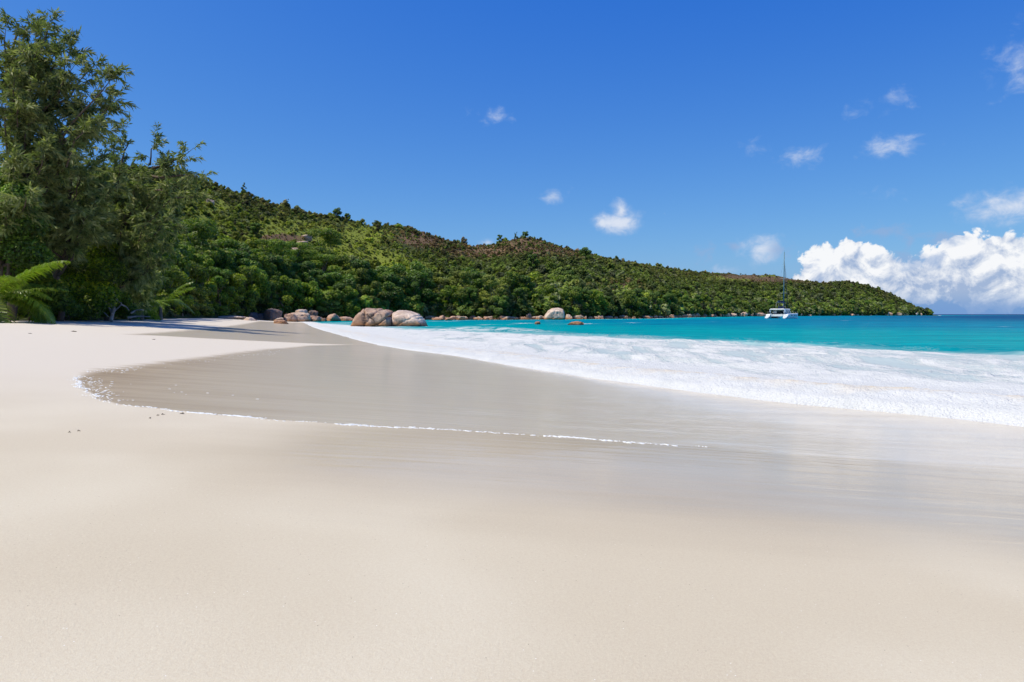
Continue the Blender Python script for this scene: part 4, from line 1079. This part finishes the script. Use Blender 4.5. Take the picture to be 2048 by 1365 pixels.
C_ = make_casuarina('casuarina_tree', ground_base(118, 51), px_point(150, 275, 50.0),
    [px_point(*q) for q in [(60, 330, 48), (110, 340, 48), (160, 350, 48), (200, 390, 49), (90, 400, 48), (140, 430, 48), (180, 450, 49), (230, 370, 50), (60, 300, 48), (190, 320, 50), (120, 290, 49)]],
    20, 37, 0.26, lambda p: p[1] > 46 and 1024 + F * p[0] / p[1] < 230 and slope_px(*p)[1] > 320, 26, 0.48)
tag(C_, 'bushy casuarina filling the gap between the two taller casuarinas', 'tree', 'casuarina trees at the left')
S_ = make_casuarina('casuarina_tree', ground_base(262, 66), px_point(262, 500, 66.0), [px_point(*q) for q in [(240, 520, 65), (285, 530, 65), (250, 560, 65), (278, 575, 65), (265, 545, 64), (238, 580, 65)]], 34, 53, 0.1, None, 26, 0.45)
tag(S_, 'small grey-green casuarina sapling above the bleached driftwood', 'tree')

def lobes_px(lst, depth, base):
    """lobes from photo pixels: (u, v, radius in pixels, depth offset)"""
    out = []
    for u, v, r, dd in lst:
        p = px_point(u, v, depth + dd) - np.array(base); out.append((p[0], p[1], p[2], r * depth / F, 0.85))
    return out
b0 = ground_base(6, 45.5)
t0 = make_tree('broadleaf_tree', 3, 9, 2, 0, 15000, 0.21, M['takamaka'], M['bark'], 61, lobes=lobes_px([(10, 365, 34, 0), (-20, 400, 50, 0), (40, 400, 38, -1), (15, 440, 46, -1), (60, 450, 34, 0), (-10, 490, 46, 0), (45, 500, 42, 0), (75, 520, 34, 1), (20, 545, 40, 1)], 45.5, b0), trunk_r=0.3)
t0.location = b0; tag(t0, 'dark glossy broadleaf tree at the left edge above the palm', 'tree')
b0 = ground_base(130, 53.5)
t1 = make_tree('vine_thicket', 3, 5, 1, 0, 17000, 0.20, M['vine'], M['bark'], 62, lobes=lobes_px([(120, 470, 32, 1), (165, 480, 34, 1), (205, 500, 32, 1), (110, 520, 40, 0), (160, 530, 40, 0), (215, 545, 36, 0), (95, 570, 36, -0.5), (150, 580, 42, -0.5), (205, 590, 34, -0.5), (120, 610, 30, -1), (180, 612, 30, -1), (85, 610, 28, -0.5)], 53.5, b0), trunk_r=0.12)
t1.location = b0; tag(t1, 'yellow-green vine thicket climbing behind the palm', 'bush')
b0 = ground_base(225, 57)
t2 = make_tree('leafy_bush', 2, 3, 1, 0, 7000, 0.19, M['lime'], M['bark'], 63, lobes=lobes_px([(215, 590, 22, 0), (240, 600, 22, -0.4), (225, 618, 20, -0.8), (255, 618, 16, -0.6), (205, 620, 16, -0.8)], 57, b0), trunk_r=0.06)
t2.location = b0; tag(t2, 'low bright green bush growing through the bleached driftwood', 'bush')
b0 = ground_base(60, 48.5)
t3 = make_tree('leafy_bush', 2, 3, 1, 0, 6000, 0.2, M['green'], M['bark'], 64, lobes=lobes_px([(70, 560, 30, 0), (105, 580, 28, 0), (60, 600, 30, 0.5), (125, 605, 24, 0.5), (95, 618, 18, 0), (150, 620, 16, 0)], 48.5, b0), trunk_r=0.08)
t3.location = b0; tag(t3, 'shaded green bush between the palm and the vine thicket', 'bush')

# palms
pal = make_palm('palm_tree', 1.5, 4.3, 22, 5, M['palm'], lean=(-0.1, -0.3), n_leaf=64)
pal.location = ground_base(-4, 41.5); tag(pal, 'low coconut palm with arching yellow-green fronds at the left edge of the beach', 'palm')
small_palm = make_palm('palm_tree', 1.2, 2.6, 12, 9, M['palm'], n_leaf=26)
small_palm.location = ground_base(322, 80); small_palm.scale = (1.5,) * 3
tag(small_palm, 'young palm with pale drooping fronds at the back of the beach', 'palm', 'palms among the shore trees')
for (u, d, s, lab) in [(285, 70, 1.2, 'small palm with silvery fronds right of the bleached driftwood'), (905, 214, 2.4, 'pale palm at the waterline just right of the split boulder'), (872, 213, 2.3, 'dark palm behind the right end of the split boulder'),
                       (1180, 246, 2.3, 'yellowish palm right of the large pale boulder on the far shore'), (690, 186, 2.4, 'palm with pale fronds above the left half of the split boulder'), (930, 222, 2.2, 'small palm by the grey-brown boulder on the far shore')]:
    p = copy_tree(small_palm); p.location = ground_base(u, d); p.scale = (s,) * 3; p.rotation_euler = (0, 0, u * 0.37); tag(p, lab, 'palm', 'palms among the shore trees')

# driftwood
def driftwood(name, pts, r0, label, depth):
    base = px_point(*pts[0], depth); p = np.array([px_point(u, v, depth + 0.3 * math.sin(i * 2.1)) for i, (u, v) in enumerate(pts)]) - base
    p = smooth_line(p, 4); V, Fs = join_tubes([(p, np.linspace(r0, r0 * 0.35, len(p)), 7)])
    o = link(mesh_np(name, V, Fs, True), name, M['drift']); o.location = base; return tag(o, label, 'driftwood')
root = empty('dead_tree', px_point(222, 640, 54.5)); base = np.array(root.location)
for nm, pts, r0 in [('trunk', [(222, 642), (225, 628), (228, 615), (233, 600), (229, 588), (226, 578)], 0.16), ('branch', [(225, 630), (219, 618), (212, 611)], 0.11), ('branch', [(224, 627), (234, 618), (243, 608), (238, 604)], 0.07), ('branch', [(243, 610), (252, 614), (258, 621)], 0.07), ('branch', [(224, 612), (211, 604), (205, 600)], 0.09)]:
    p = smooth_line(np.array([px_point(u, v, 54.5 + 0.25 * math.sin(i * 2.3)) for i, (u, v) in enumerate(pts)]) - base, 4)
    V, Fs = join_tubes([(p, np.linspace(r0, r0 * 0.4, len(p)), 7)]); link(mesh_np(nm, V, Fs, True), nm, M['drift'], root)
tag(root, 'bleached dead tree snag standing at the edge of the beach', 'driftwood')
driftwood('fallen_branch', [(188, 634), (200, 622), (210, 627), (217, 634)], 0.07, 'grey fallen branch lying left of the dead tree snag', 54)
driftwood('fallen_branch', [(262, 627), (272, 621), (281, 620), (288, 621)], 0.08, 'pale curved branch sticking out to the right of the dead tree snag', 56)
driftwood('fallen_log', [(255, 636), (275, 633), (300, 634)], 0.10, 'thin grey log lying flat on the sand below the shore bushes', 55.5)

# ------------------------------------------------------------------ the trees behind the beach and along the far shore
KIND = dict(
    dark=make_tree('broadleaf_tree', 4.4, 8.6, 2.2, 15, 5200, 0.42, M['takamaka'], M['bark'], 1, trunk_r=0.28),
    dark2=make_tree('broadleaf_tree', 3.8, 9.2, 2.4, 13, 5200, 0.40, M['takamaka'], M['bark'], 2, trunk_r=0.26),
    green=make_tree('broadleaf_tree', 3.9, 7.6, 1.8, 14, 5200, 0.38, M['green'], M['bark_grey'], 3, trunk_r=0.22),
    green2=make_tree('broadleaf_tree', 3.3, 7.9, 1.6, 12, 4800, 0.36, M['green'], M['bark_grey'], 4, trunk_r=0.2),
    olive=make_tree('broadleaf_tree', 3.9, 8.0, 1.6, 17, 5600, 0.34, M['olive'], M['bark_grey'], 5, trunk_r=0.2, rmin=0.2, rmax=0.36),
    flat=make_tree('umbrella_tree', 5.2, 7.4, 4.4, 16, 5200, 0.36, M['green'], M['bark_grey'], 6, flat=0.42, trunk_r=0.24),
    lime=make_tree('leafy_bush', 2.6, 4.2, 0.6, 12, 3800, 0.30, M['lime'], M['bark'], 7, trunk_r=0.1),
    vine=make_tree('leafy_tree', 3.2, 6.2, 0.9, 15, 5200, 0.30, M['vine'], M['bark'], 9, trunk_r=0.14),
    fern=make_tree('feathery_tree', 3.0, 8.2, 1.2, 20, 5600, 0.36, M['fern'], M['bark'], 8, rmin=0.18, rmax=0.34, aspect=0.22, trunk_r=0.18))
WORD = dict(vine='yellow-green', dark='dark green', dark2='tall dark green', green='mid green', green2='slender mid green', olive='olive green', flat='flat-topped', lime='low lime green', fern='feathery grey-green')
NOUN = dict(lime='bush')
used = set()
def place(kind, u, depth, size, label, group=None, rz=0.0, squash=1.0, dz=0.0):
    src = KIND[kind]
    o = copy_tree(src) if kind in used else src
    used.add(kind)
    x = at_depth(u, depth); o.location = (x, depth, land_z(x, depth) - 0.1 + dz); o.rotation_euler = (0, 0, rz); o.scale = (size, size, size * squash)
    if 'group' in o.keys(): del o['group']
    return tag(o, label, NOUN.get(kind, 'tree'), group)

# trees one can single out in the photograph
def place_px(kind, u, v_top, depth, height, label, squash=1.0, rz=0.0):
    h0 = dict(dark=8.6, dark2=9.2, green=7.6, green2=7.9, olive=8.0, flat=7.4, lime=4.2, fern=8.2, vine=6.2)[kind]
    return place(kind, u, depth, height / h0, label, None, rz, squash)
def on_slope(kind, u, v_base, height, label, squash=1.0, rz=0.0):
    x, y, z = slope_point(u, v_base); o = place_px(kind, u, 0, y, height, label, squash, rz); o.location.z -= 0.24 * height; return o
on_slope('flat', 650, 556, 12.0, 'big dark umbrella-shaped tree in the middle of the slope above the split boulder', 1.05, 1.0)
on_slope('flat', 462, 556, 10.0, 'wide flat bright tree on the lower slope above the beach-end boulders', 0.8, 2.0)
on_slope('dark', 676, 434, 5.5, 'round dark tree standing up on the skyline of the first hill', 1.0, 0.4)
on_slope('green', 697, 437, 3.6, 'smaller tree on the skyline right beside the round dark one', 1.0, 1.4)
on_slope('fern', 493, 386, 4.5, 'thin spindly tree on the left skyline of the hill', 1.3, 2.2)
on_slope('fern', 578, 412, 3.6, 'small spindly tree on the hill skyline above the granite outcrops', 1.2, 0.2)
on_slope('dark2', 1000, 480, 5.5, 'dark tree at the notch left of the second hill top', 1.0, 0.7)
on_slope('fern', 1032, 474, 4.6, 'brownish spindly tree at the very top of the second hill', 1.1, 0.2)
on_slope('dark', 1050, 476, 5.6, 'dark rounded tree on the top of the second hill', 0.9, 1.1)
on_slope('dark', 1170, 520, 9.0, 'dark spreading tree on the right shoulder of the second hill', 1.0, 2.1)
on_slope('dark2', 516, 480, 7.0, 'dark rounded tree alone on the grassy left slope', 0.9, 0.1)
on_slope('dark', 660, 482, 6.5, 'dark bushy tree above the umbrella-shaped tree', 0.9, 3.1)
on_slope('dark2', 1065, 540, 8.5, 'dark dense tree in mid slope above the far shore', 1.0, 4.1)
place_px('lime', 607, 0, 172, 8.5, 'bright lime green bush above the beach-end boulders', 1.0, 0.5)
place_px('olive', 990, 0, 214, 11.5, 'large rounded light olive tree on the shore right of the split boulder', 1.0, 0.3)
place_px('olive', 925, 0, 218, 10.5, 'light olive tree with layered branches right of the split boulder', 1.15, 2.3)
place_px('dark', 1000, 0, 209, 7.0, 'dark round tree in front of the large light olive one', 0.9, 1.3)
place_px('dark', 780, 0, 206, 13.0, 'broad dark tree directly behind the split boulder', 0.95, 0.9)
place_px('dark2', 725, 0, 200, 12.0, 'deep green tree behind the left half of the split boulder', 1.0, 2.0)
place_px('dark', 840, 0, 212, 12.0, 'dark tree with spreading crown behind the right end of the split boulder', 1.0, 3.3)
place_px('fern', 1170, 0, 250, 11.5, 'big feathery grey-green tree right of the large pale boulder', 1.05, 0.8)
place_px('fern', 1215, 0, 262, 10.5, 'second feathery grey-green tree further right of the large pale boulder', 1.0, 2.8)

SECT = [(-200, 200, 'at the left behind the palm'), (200, 330, 'behind the driftwood'), (330, 440, 'behind the beach left of the boulders'), (440, 570, 'above the dark beach-end boulders'), (570, 700, 'above the reddish beach-end boulders'), (700, 870, 'behind the split boulder'),
        (870, 1050, 'on shore right of the split boulder'), (1050, 1200, 'around the large pale boulder'), (1200, 1340, 'well right of the large pale boulder'), (1340, 1530, 'ashore left of the catamaran'), (1530, 1640, 'ashore behind the catamaran'), (1640, 1760, 'on the headland right of the catamaran'), (1760, 1900, 'near the headland tip')]
rng_t = np.random.default_rng(99)
def section(u): return next(t for a, b, t in SECT if a <= u < b)
def row(u0, u1, step, back, h0, h1, kinds, rank):
    u = u0
    while u < u1:
        d = float(D0(u)) + back * rng_t.uniform(0.75, 1.25); k = kinds[int(rng_t.integers(len(kinds)))]
        h = rng_t.uniform(h0, h1); hh = dict(lime=0.55).get(k, 1.0) * h
        h_k = dict(dark=8.6, dark2=9.2, green=7.6, green2=7.9, olive=8.0, flat=7.4, lime=4.2, fern=8.2, vine=6.2)[k]
        lab = '%s %s %s, %s' % (WORD[k], NOUN.get(k, 'tree'), section(u), rank)
        place(k, u, d, hh / h_k, lab, 'trees along the shore', rng_t.uniform(0, 6.28), rng_t.uniform(0.85, 1.15))
        u += step * rng_t.uniform(0.7, 1.3) * (2.2 if u < 330 else 1.0)
FR, MI, BA = 'front row', 'second row', 'back row'
row(-10, 200, 14, 2.5, 2.2, 3.4, ['green', 'lime', 'dark', 'green'], FR)
row(-20, 180, 9, 0.8, 1.2, 2.0, ['green', 'lime', 'vine', 'dark'], 'low edge row')
row(60, 260, 14, 7, 4.5, 6.5, ['green', 'dark', 'olive', 'dark2'], MI)
row(268, 440, 16, 2.5, 4.0, 6.0, ['green', 'vine', 'lime', 'olive', 'vine', 'green2'], FR)
row(250, 440, 20, 10, 6.5, 9.0, ['green', 'vine', 'green2', 'dark2', 'vine'], MI)
row(240, 440, 22, 22, 7.0, 9.5, ['green', 'dark2', 'flat', 'olive'], BA)
row(440, 700, 19, 4, 6.0, 8.5, ['green', 'vine', 'green2', 'olive', 'green', 'dark2'], FR)
row(430, 700, 24, 14, 8.0, 11.0, ['green', 'dark', 'dark2', 'olive', 'fern'], MI)
row(440, 700, 30, 28, 7.5, 10.0, ['dark', 'flat', 'green', 'dark2'], BA)
row(700, 1050, 22, 5, 6.0, 9.0, ['dark', 'green', 'dark2', 'olive', 'fern'], FR)
row(700, 1050, 26, 15, 8.5, 11.5, ['dark', 'dark2', 'olive', 'green'], MI)
row(1050, 1340, 22, 5, 6.0, 8.5, ['dark', 'green', 'dark2', 'fern', 'green2'], FR)
row(1050, 1340, 26, 16, 7.0, 10.0, ['dark', 'dark2', 'fern', 'green'], MI)
row(1340, 1540, 15, 8, 6.5, 9.5, ['dark', 'green', 'dark2', 'fern'], FR)
row(1330, 1540, 20, 28, 8.0, 11.0, ['dark', 'dark2', 'green'], MI)
row(1540, 1850, 14, 8, 6.0, 9.0, ['dark', 'dark2', 'green', 'fern'], FR)
row(1540, 1800, 22, 30, 7.0, 10.0, ['dark', 'dark2', 'green'], MI)

# ------------------------------------------------------------------ the anchored catamaran
def loft(sections, close=True):
    """sections: list of rings with the same number of points; capped at both ends"""
    n = len(sections[0]); V = np.concatenate([np.array(s, float) for s in sections]); Q = []
    for i in range(len(sections) - 1):
        for k in range(n if close else n - 1):
            a = i * n + k; b = i * n + (k + 1) % n
            Q.append((a, b, b + n, a + n))
    return V, [tuple(q) for q in Q] + [tuple(range(n))[::-1], tuple(range((len(sections) - 1) * n, len(sections) * n))]

def poly_obj(name, V, Fs, mat, parent, smooth=False, bevel=0.0):
    me = bpy.data.meshes.new(name); me.from_pydata([tuple(map(float, v)) for v in V], [], Fs); me.validate(); me.update()
    for p in me.polygons: p.use_smooth = smooth
    o = link(me, name, mat, parent)
    if bevel:
        b = o.modifiers.new('bevel', 'BEVEL'); b.width = bevel; b.segments = 2; b.limit_method = 'ANGLE'
    return o

def slab(name, x0, x1, y0, y1, z0, z1, mat, parent, inset=0.0, bevel=0.05, rake=0.0):
    V = [(x0, y0, z0), (x1, y0, z0), (x1, y1, z0), (x0, y1, z0), (x0 + inset * 0.4, y0 + inset, z1), (x1 - inset - rake, y0 + inset, z1), (x1 - inset - rake, y1 - inset, z1), (x0 + inset * 0.4, y1 - inset, z1)]
    return poly_obj(name, V, [(3, 2, 1, 0), (4, 5, 6, 7), (0, 1, 5, 4), (1, 2, 6, 5), (2, 3, 7, 6), (3, 0, 4, 7)], mat, parent, False, bevel)

def rod(name, a, b, r0, r1, mat, parent, sides=8):
    V, Fs = join_tubes([(np.array([a, b], float), [r0, r1], sides)]); return link(mesh_np(name, V, Fs, True), name, mat, parent)

def build_catamaran():
    root = empty('catamaran', (at_depth(1564, 280.0), 280.0, -0.02), math.radians(48.0))
    tag(root, 'white sailing catamaran with a tall mast anchored in the bay', 'catamaran')
    for s in (1, -1):
        yc = 3.6 * s; rings = []
        for x, hw, deck, keel in [(-7.6, 0.60, 0.42, 0.05), (-6.9, 0.72, 0.50, -0.25), (-6.85, 0.74, 0.80, -0.25), (-6.1, 0.80, 0.86, -0.4), (-6.05, 0.80, 1.20, -0.4), (-5.2, 0.86, 1.72, -0.5), (-3, 0.92, 1.85, -0.6), (0, 0.95, 1.92, -0.65), (3, 0.84, 2.0, -0.6), (5.5, 0.52, 2.1, -0.45), (7.0, 0.20, 2.18, -0.2), (7.6, 0.05, 2.2, 0.1)]:
            rings.append([(x, yc + hw, deck), (x, yc + hw * 1.0, deck * 0.55 + 0.1), (x, yc + hw * 0.72, 0.12 + keel * 0.1), (x, yc + hw * 0.3, keel), (x, yc - hw * 0.3, keel), (x, yc - hw * 0.72, 0.12 + keel * 0.1), (x, yc - hw * 1.0, deck * 0.55 + 0.1), (x, yc - hw, deck)])
        V, Fs = loft(rings); h = poly_obj('hull', V, Fs, M['gel'], root, False, 0.0)
        for x0, x1 in ((-2.6, -1.0), (0.2, 1.8), (3.0, 3.9)):
            yo = yc + s * 0.965 if x0 < 2.5 else yc + s * 0.86
            slab('porthole', x0, x1, yo - 0.02, yo + 0.02, 1.18, 1.48, M['dkglass'], h, 0.0, 0.0)
        slab('boot_stripe', -6.0, 4.0, yc + s * 0.70 - 0.06, yc + s * 0.70 + 0.16 * s + 0.06, 0.02, 0.16, M['aqua'], h, 0.0, 0.0)
        for x in (-6.55, -5.75): slab('step', x - 0.3, x + 0.3, yc - 0.5, yc + 0.5, (0.78 if x < -6 else 1.22), (0.83 if x < -6 else 1.27), M['teak'], h, 0, 0.0)
        for x in (-4.6, -2.0, 0.8, 3.4, 6.0): rod('stanchion', (x, yc + s * 0.55 * (1 if x < 4 else 0.5), 1.9), (x, yc + s * 0.55 * (1 if x < 4 else 0.5), 2.7), 0.025, 0.025, M['spreader'], h, 5)
        rod('lifeline', (-4.6, yc + s * 0.55, 2.68), (6.0, yc + s * 0.28, 2.72), 0.015, 0.015, M['spreader'], h, 4)
    slab('bridge_deck', -5.0, 3.6, -3.1, 3.1, 0.82, 1.72, M['gel'], root, 0.05, 0.08)
    slab('trampoline', 3.65, 6.6, -2.9, 2.9, 1.72, 1.76, M['rig'], root, 0, 0)
    rod('crossbeam', (6.7, -3.4, 2.0), (6.7, 3.4, 2.0), 0.12, 0.12, M['spreader'], root)
    cab = slab('cabin', -2.2, 3.2, -2.75, 2.75, 1.72, 3.35, M['gel'], root, 0.35, 0.18, 0.9)
    for s in (1, -1):
        V = [(-1.8, s * 2.62, 2.25), (2.3, s * 2.62, 2.25), (1.6, s * 2.47, 2.95), (-1.8, s * 2.47, 2.95)]
        V = V + [(x, y + s * 0.06, z) for x, y, z in V]
        poly_obj('window', V, [(0, 1, 2, 3), (7, 6, 5, 4), (0, 4, 5, 1), (1, 5, 6, 2), (2, 6, 7, 3), (3, 7, 4, 0)], M['dkglass'], cab)
    slab('sliding_door', -2.27, -2.2, -1.3, 1.3, 1.8, 3.1, M['dkglass'], cab, 0, 0)
    roof = slab('cockpit_roof', -5.9, 1.2, -3.05, 3.05, 3.55, 3.95, M['gel'], root, 0.25, 0.15)
    for s in (1, -1):
        for x in (-5.4, -2.4): rod('roof_post', (x, s * 2.75, 1.7), (x, s * 2.75, 3.6), 0.08, 0.08, M['gel'], roof)
        V = [(-5.9, s * 3.0, 2.6), (-4.4, s * 3.0, 2.6), (-4.0, s * 3.0, 3.6), (-5.8, s * 3.0, 3.6), (-5.9, s * 2.9, 2.6), (-4.4, s * 2.9, 2.6), (-4.0, s * 2.9, 3.6), (-5.8, s * 2.9, 3.6)]
        poly_obj('side_screen', V, [(0, 1, 2, 3), (7, 6, 5, 4), (0, 4, 5, 1), (1, 5, 6, 2), (2, 6, 7, 3), (3, 7, 4, 0)], M['gel'], roof)
    slab('cockpit_bench', -4.9, -4.1, -2.4, 2.4, 1.72, 2.15, M['shade_cloth'], root, 0.03, 0.04)
    slab('cockpit_table', -3.7, -2.9, -0.9, 0.9, 2.28, 2.34, M['teak'], root, 0, 0.02)
    rod('davit', (-5.0, 2.0, 1.6), (-7.0, 2.0, 2.1), 0.06, 0.05, M['spreader'], root); rod('davit', (-5.0, -2.0, 1.6), (-7.0, -2.0, 2.1), 0.06, 0.05, M['spreader'], root)
    helm = slab('helm_station', -2.3, -0.6, -1.3, 1.0, 3.95, 5.0, M['navy'], root, 0.12, 0.06)
    bim = slab('bimini', -3.4, -0.3, -1.7, 1.5, 6.35, 6.6, M['navy'], root, 0.2, 0.08)
    for x, y in ((-3.2, -1.5), (-3.2, 1.3), (-0.6, -1.5), (-0.6, 1.3)): rod('bimini_post', (x, y, 3.9), (x, y, 6.4), 0.035, 0.035, M['spreader'], bim, 5)
    rod('mast', (1.3, 0, 3.3), (1.3, 0, 27.2), 0.24, 0.17, M['alu'], root, 10)
    mast = root.children[-1]
    for z, w in ((10.4, 1.55), (16.4, 1.35)):
        for s in (1, -1): rod('spreader', (1.3, 0, z), (0.8, s * w, z + 0.06), 0.05, 0.035, M['spreader'], mast, 5)
    rod('masthead_aerial', (1.3, 0, 27.2), (1.25, 0, 28.0), 0.02, 0.012, M['rig'], mast, 5)
    boom = empty('boom', (0, 0, 0)); boom.parent = root
    bpy.data.objects.remove(boom)
    boom = link(mesh_np('boom', *join_tubes([(np.array([(1.2, 0, 6.2), (-5.2, 0, 6.75)]), [0.13, 0.11], 8)]), True), 'boom', M['alu'], root)
    V, Fs = join_tubes([(np.array([(1.15, 0, 6.75), (0.2, 0, 6.85), (-2.5, 0, 7.0), (-5.0, 0, 6.98)]), [0.36, 0.38, 0.30, 0.18], 9)]); link(mesh_np('sail_cover', V, Fs, True), 'sail_cover', M['navy'], boom)
    rod('furled_jib', (6.7, 0, 2.2), (1.5, 0, 23.4), 0.14, 0.06, M['rig'], root, 7)
    for s in (1, -1):
        rod('shroud', (0.3, s * 3.7, 1.9), (0.8, s * 1.55, 10.4), 0.018, 0.018, M['rig'], root, 4); rod('shroud', (0.8, s * 1.55, 10.4), (0.8, s * 1.35, 16.4), 0.018, 0.018, M['rig'], root, 4)
        rod('shroud', (0.8, s * 1.35, 16.4), (1.3, 0, 24.5), 0.018, 0.018, M['rig'], root, 4)
build_catamaran()

# ------------------------------------------------------------------ froth left along the swash line, scraps on the sand
def build_froth():
    rng = np.random.default_rng(12)
    line = smooth_line(np.array([ground_px(*p) for p in LOBE_LINE]), 8)
    seg = np.linalg.norm(np.diff(line, axis=0), axis=1); cum = np.concatenate([[0], np.cumsum(seg)]); L = cum[-1]
    P = []; S = []; A = []
    def along(s):
        i = np.clip(np.searchsorted(cum, s) - 1, 0, len(seg) - 1); f = (s - cum[i]) / seg[i]
        d = line[i + 1] - line[i]; return line[i] + d * f[:, None], d / seg[i][:, None]
    s = rng.random(2100) * L; p, d = along(s); nrm = np.stack([-d[:, 1], d[:, 0]], 1)
    dens = fbm(s * 2.6, s * 0, oct=3, seed=3); dens2 = vnoise(s * 0.55, s * 0, seed=9)
    fade = 1 - 0.75 * sstep(s, L * 0.80, L)
    keep = (rng.random(len(s)) < np.clip((dens - 0.36) * 3.0 + 0.5 * (dens2 - 0.5), 0.25, 1.0) * (0.35 + 0.65 * sstep(s, 0.6, 2.2))) & (rng.random(len(s)) < fade)
    wob = 0.20 * (fbm(s * 2.6, s * 0 + 5, oct=3, seed=13) - 0.5)
    off = rng.normal(0, 0.022, len(s)) * (0.6 + 0.8 * dens) + wob
    P.append((p + nrm * off[:, None])[keep]); S.append((rng.uniform(0.003, 0.012, len(s)) * (0.6 + 0.8 * dens))[keep]); A.append(np.arctan2(d[:, 1], d[:, 0])[keep])
    # scattered flecks at the tip of the lobe and over the wet sand
    for (u0, v0, u1, v1, n, w) in [(160, 752, 205, 802, 130, 0.13), (172, 746, 260, 736, 60, 0.15), (260, 736, 560, 701, 70, 0.25), (200, 770, 500, 800, 10, 0.5)]:
        t = rng.random(n)[:, None]; a = ground_px(u0, v0); b = ground_px(u1, v1)
        P.append(a + (b - a) * t + rng.normal(0, w, (n, 2)) * np.array([1, 0.6]) + [0.12, 0]); S.append(rng.uniform(0.004, 0.011, n)); A.append(rng.uniform(-0.4, 0.4, n))
    P = np.concatenate(P); S = np.concatenate(S); A = np.concatenate(A); n = len(P)
    z = sand_z(P[:, 0], P[:, 1]); ang = np.arange(7) / 7 * 2 * np.pi
    ca, sa = np.cos(A)[:, None], np.sin(A)[:, None]; el = rng.uniform(1.2, 3.0, n)[:, None]; wob = rng.uniform(0.75, 1.25, (n, 7))
    def ring(k, h):
        lx = np.cos(ang)[None] * S[:, None] * el * k * wob; ly = np.sin(ang)[None] * S[:, None] * k * wob
        return np.stack([P[:, 0:1] + lx * ca - ly * sa, P[:, 1:2] + lx * sa + ly * ca, np.broadcast_to((z + h * S)[:, None], lx.shape)], -1)
    V = np.concatenate([ring(1.0, -0.35), ring(0.85, 0.30), np.stack([P[:, 0], P[:, 1], z + 0.48 * S], 1)[:, None]], 1).reshape(-1, 3)
    Q = []; T = []
    for k in range(7): Q.append((k, (k + 1) % 7, 7 + (k + 1) % 7, 7 + k)); T.append((7 + k, 7 + (k + 1) % 7, 14))
    o0 = np.arange(n)[:, None, None] * 15
    me = mesh_np('swash_froth', V, [(o0 + np.array(Q)[None]).reshape(-1, 4), (o0 + np.array(T)[None]).reshape(-1, 3)], True)
    o = link(me, 'swash_froth', M['froth']); tag(o, 'thin broken line of white bubbles along the edge of the wet sand', kind='stuff')
build_froth()

def scrap(u, v, w, seed, label, cat='seaweed'):
    rng = np.random.default_rng(seed); p = ground_px(u, v); L = 0.75 * w * np.hypot(*p) / F
    pts = np.stack([np.linspace(-0.5, 0.5, 6) * L, rng.normal(0, 0.12 * L, 6), 0.003 + np.abs(rng.normal(0, 0.03 * L, 6))], 1); pts[0, 2] = pts[-1, 2] = -0.002
    lst = [(smooth_line(pts, 3), np.concatenate([np.linspace(0.05, 0.11, 8), np.linspace(0.11, 0.04, 8)]) * L, 6)]
    for q in range(2):
        i = int(rng.integers(1, 5)); e = pts[i] + np.array([rng.normal(0, 0.2 * L), rng.normal(0, 0.25 * L), 0.0]); lst.append((bend(pts[i], e, 0.01, 4), np.linspace(0.06, 0.02, 4) * L, 5))
    V, Fs = join_tubes(lst); o = link(mesh_np('seaweed_scrap', V, Fs, True), 'seaweed_scrap', M['weed']); o.location = (p[0], p[1], float(sand_z(*p)) + 0.002); o.rotation_euler = (0, 0, rng.uniform(-0.6, 0.6))
    return tag(o, label, cat, 'scraps of seaweed on the dry sand')
for i, (u, v, w, lab) in enumerate([(300, 838, 7, 'largest dark scrap of seaweed on dry sand just below the swash line'), (316, 832, 7, 'small dark scrap of seaweed right of the largest one'), (326, 831, 8, 'thin scrap of seaweed nearest to the swash line'), (364, 830, 10, 'long faint strand of seaweed touching the swash line'),
                                    (139, 866, 6, 'left one of two brown scraps on the open dry sand'), (158, 864, 7, 'right one of two brown scraps on the open dry sand'), (307, 680, 8, 'little dark scrap on the far dry sand by the second wet patch'), (148, 664, 12, 'dark twig on the sand in front of the palm shade'), (60, 668, 7, 'small dark twig near the left edge of the sand')]):
    scrap(u, v, w, 300 + i, lab)

# ------------------------------------------------------------------ labels that would be the same get their order from left to right
def order_labels():
    from collections import defaultdict
    by = defaultdict(list)
    for o in scene.objects:
        if o.parent is None and 'label' in o.keys() and o.get('kind') is None: by[o['label']].append(o)
    nth = ['second', 'third', 'fourth', 'fifth', 'sixth', 'seventh', 'eighth', 'ninth', 'tenth', 'eleventh', 'twelfth', 'thirteenth', 'fourteenth', 'fifteenth', 'sixteenth', 'seventeenth', 'eighteenth']
    for lab, lst in by.items():
        if len(lst) < 2: continue
        lst.sort(key=lambda o: o.location.x / o.location.y); n = len(lst)
        for i, o in enumerate(lst):
            if n == 2: w = ('left one', 'right one')[i]
            elif i == 0: w = 'leftmost'
            elif i == n - 1: w = 'rightmost'
            elif i <= n // 2: w = nth[min(i - 1, 16)] + ' from left'
            else: w = nth[min(n - 2 - i, 16)] + ' from right'
            o['label'] = lab + ', ' + w
order_labels()
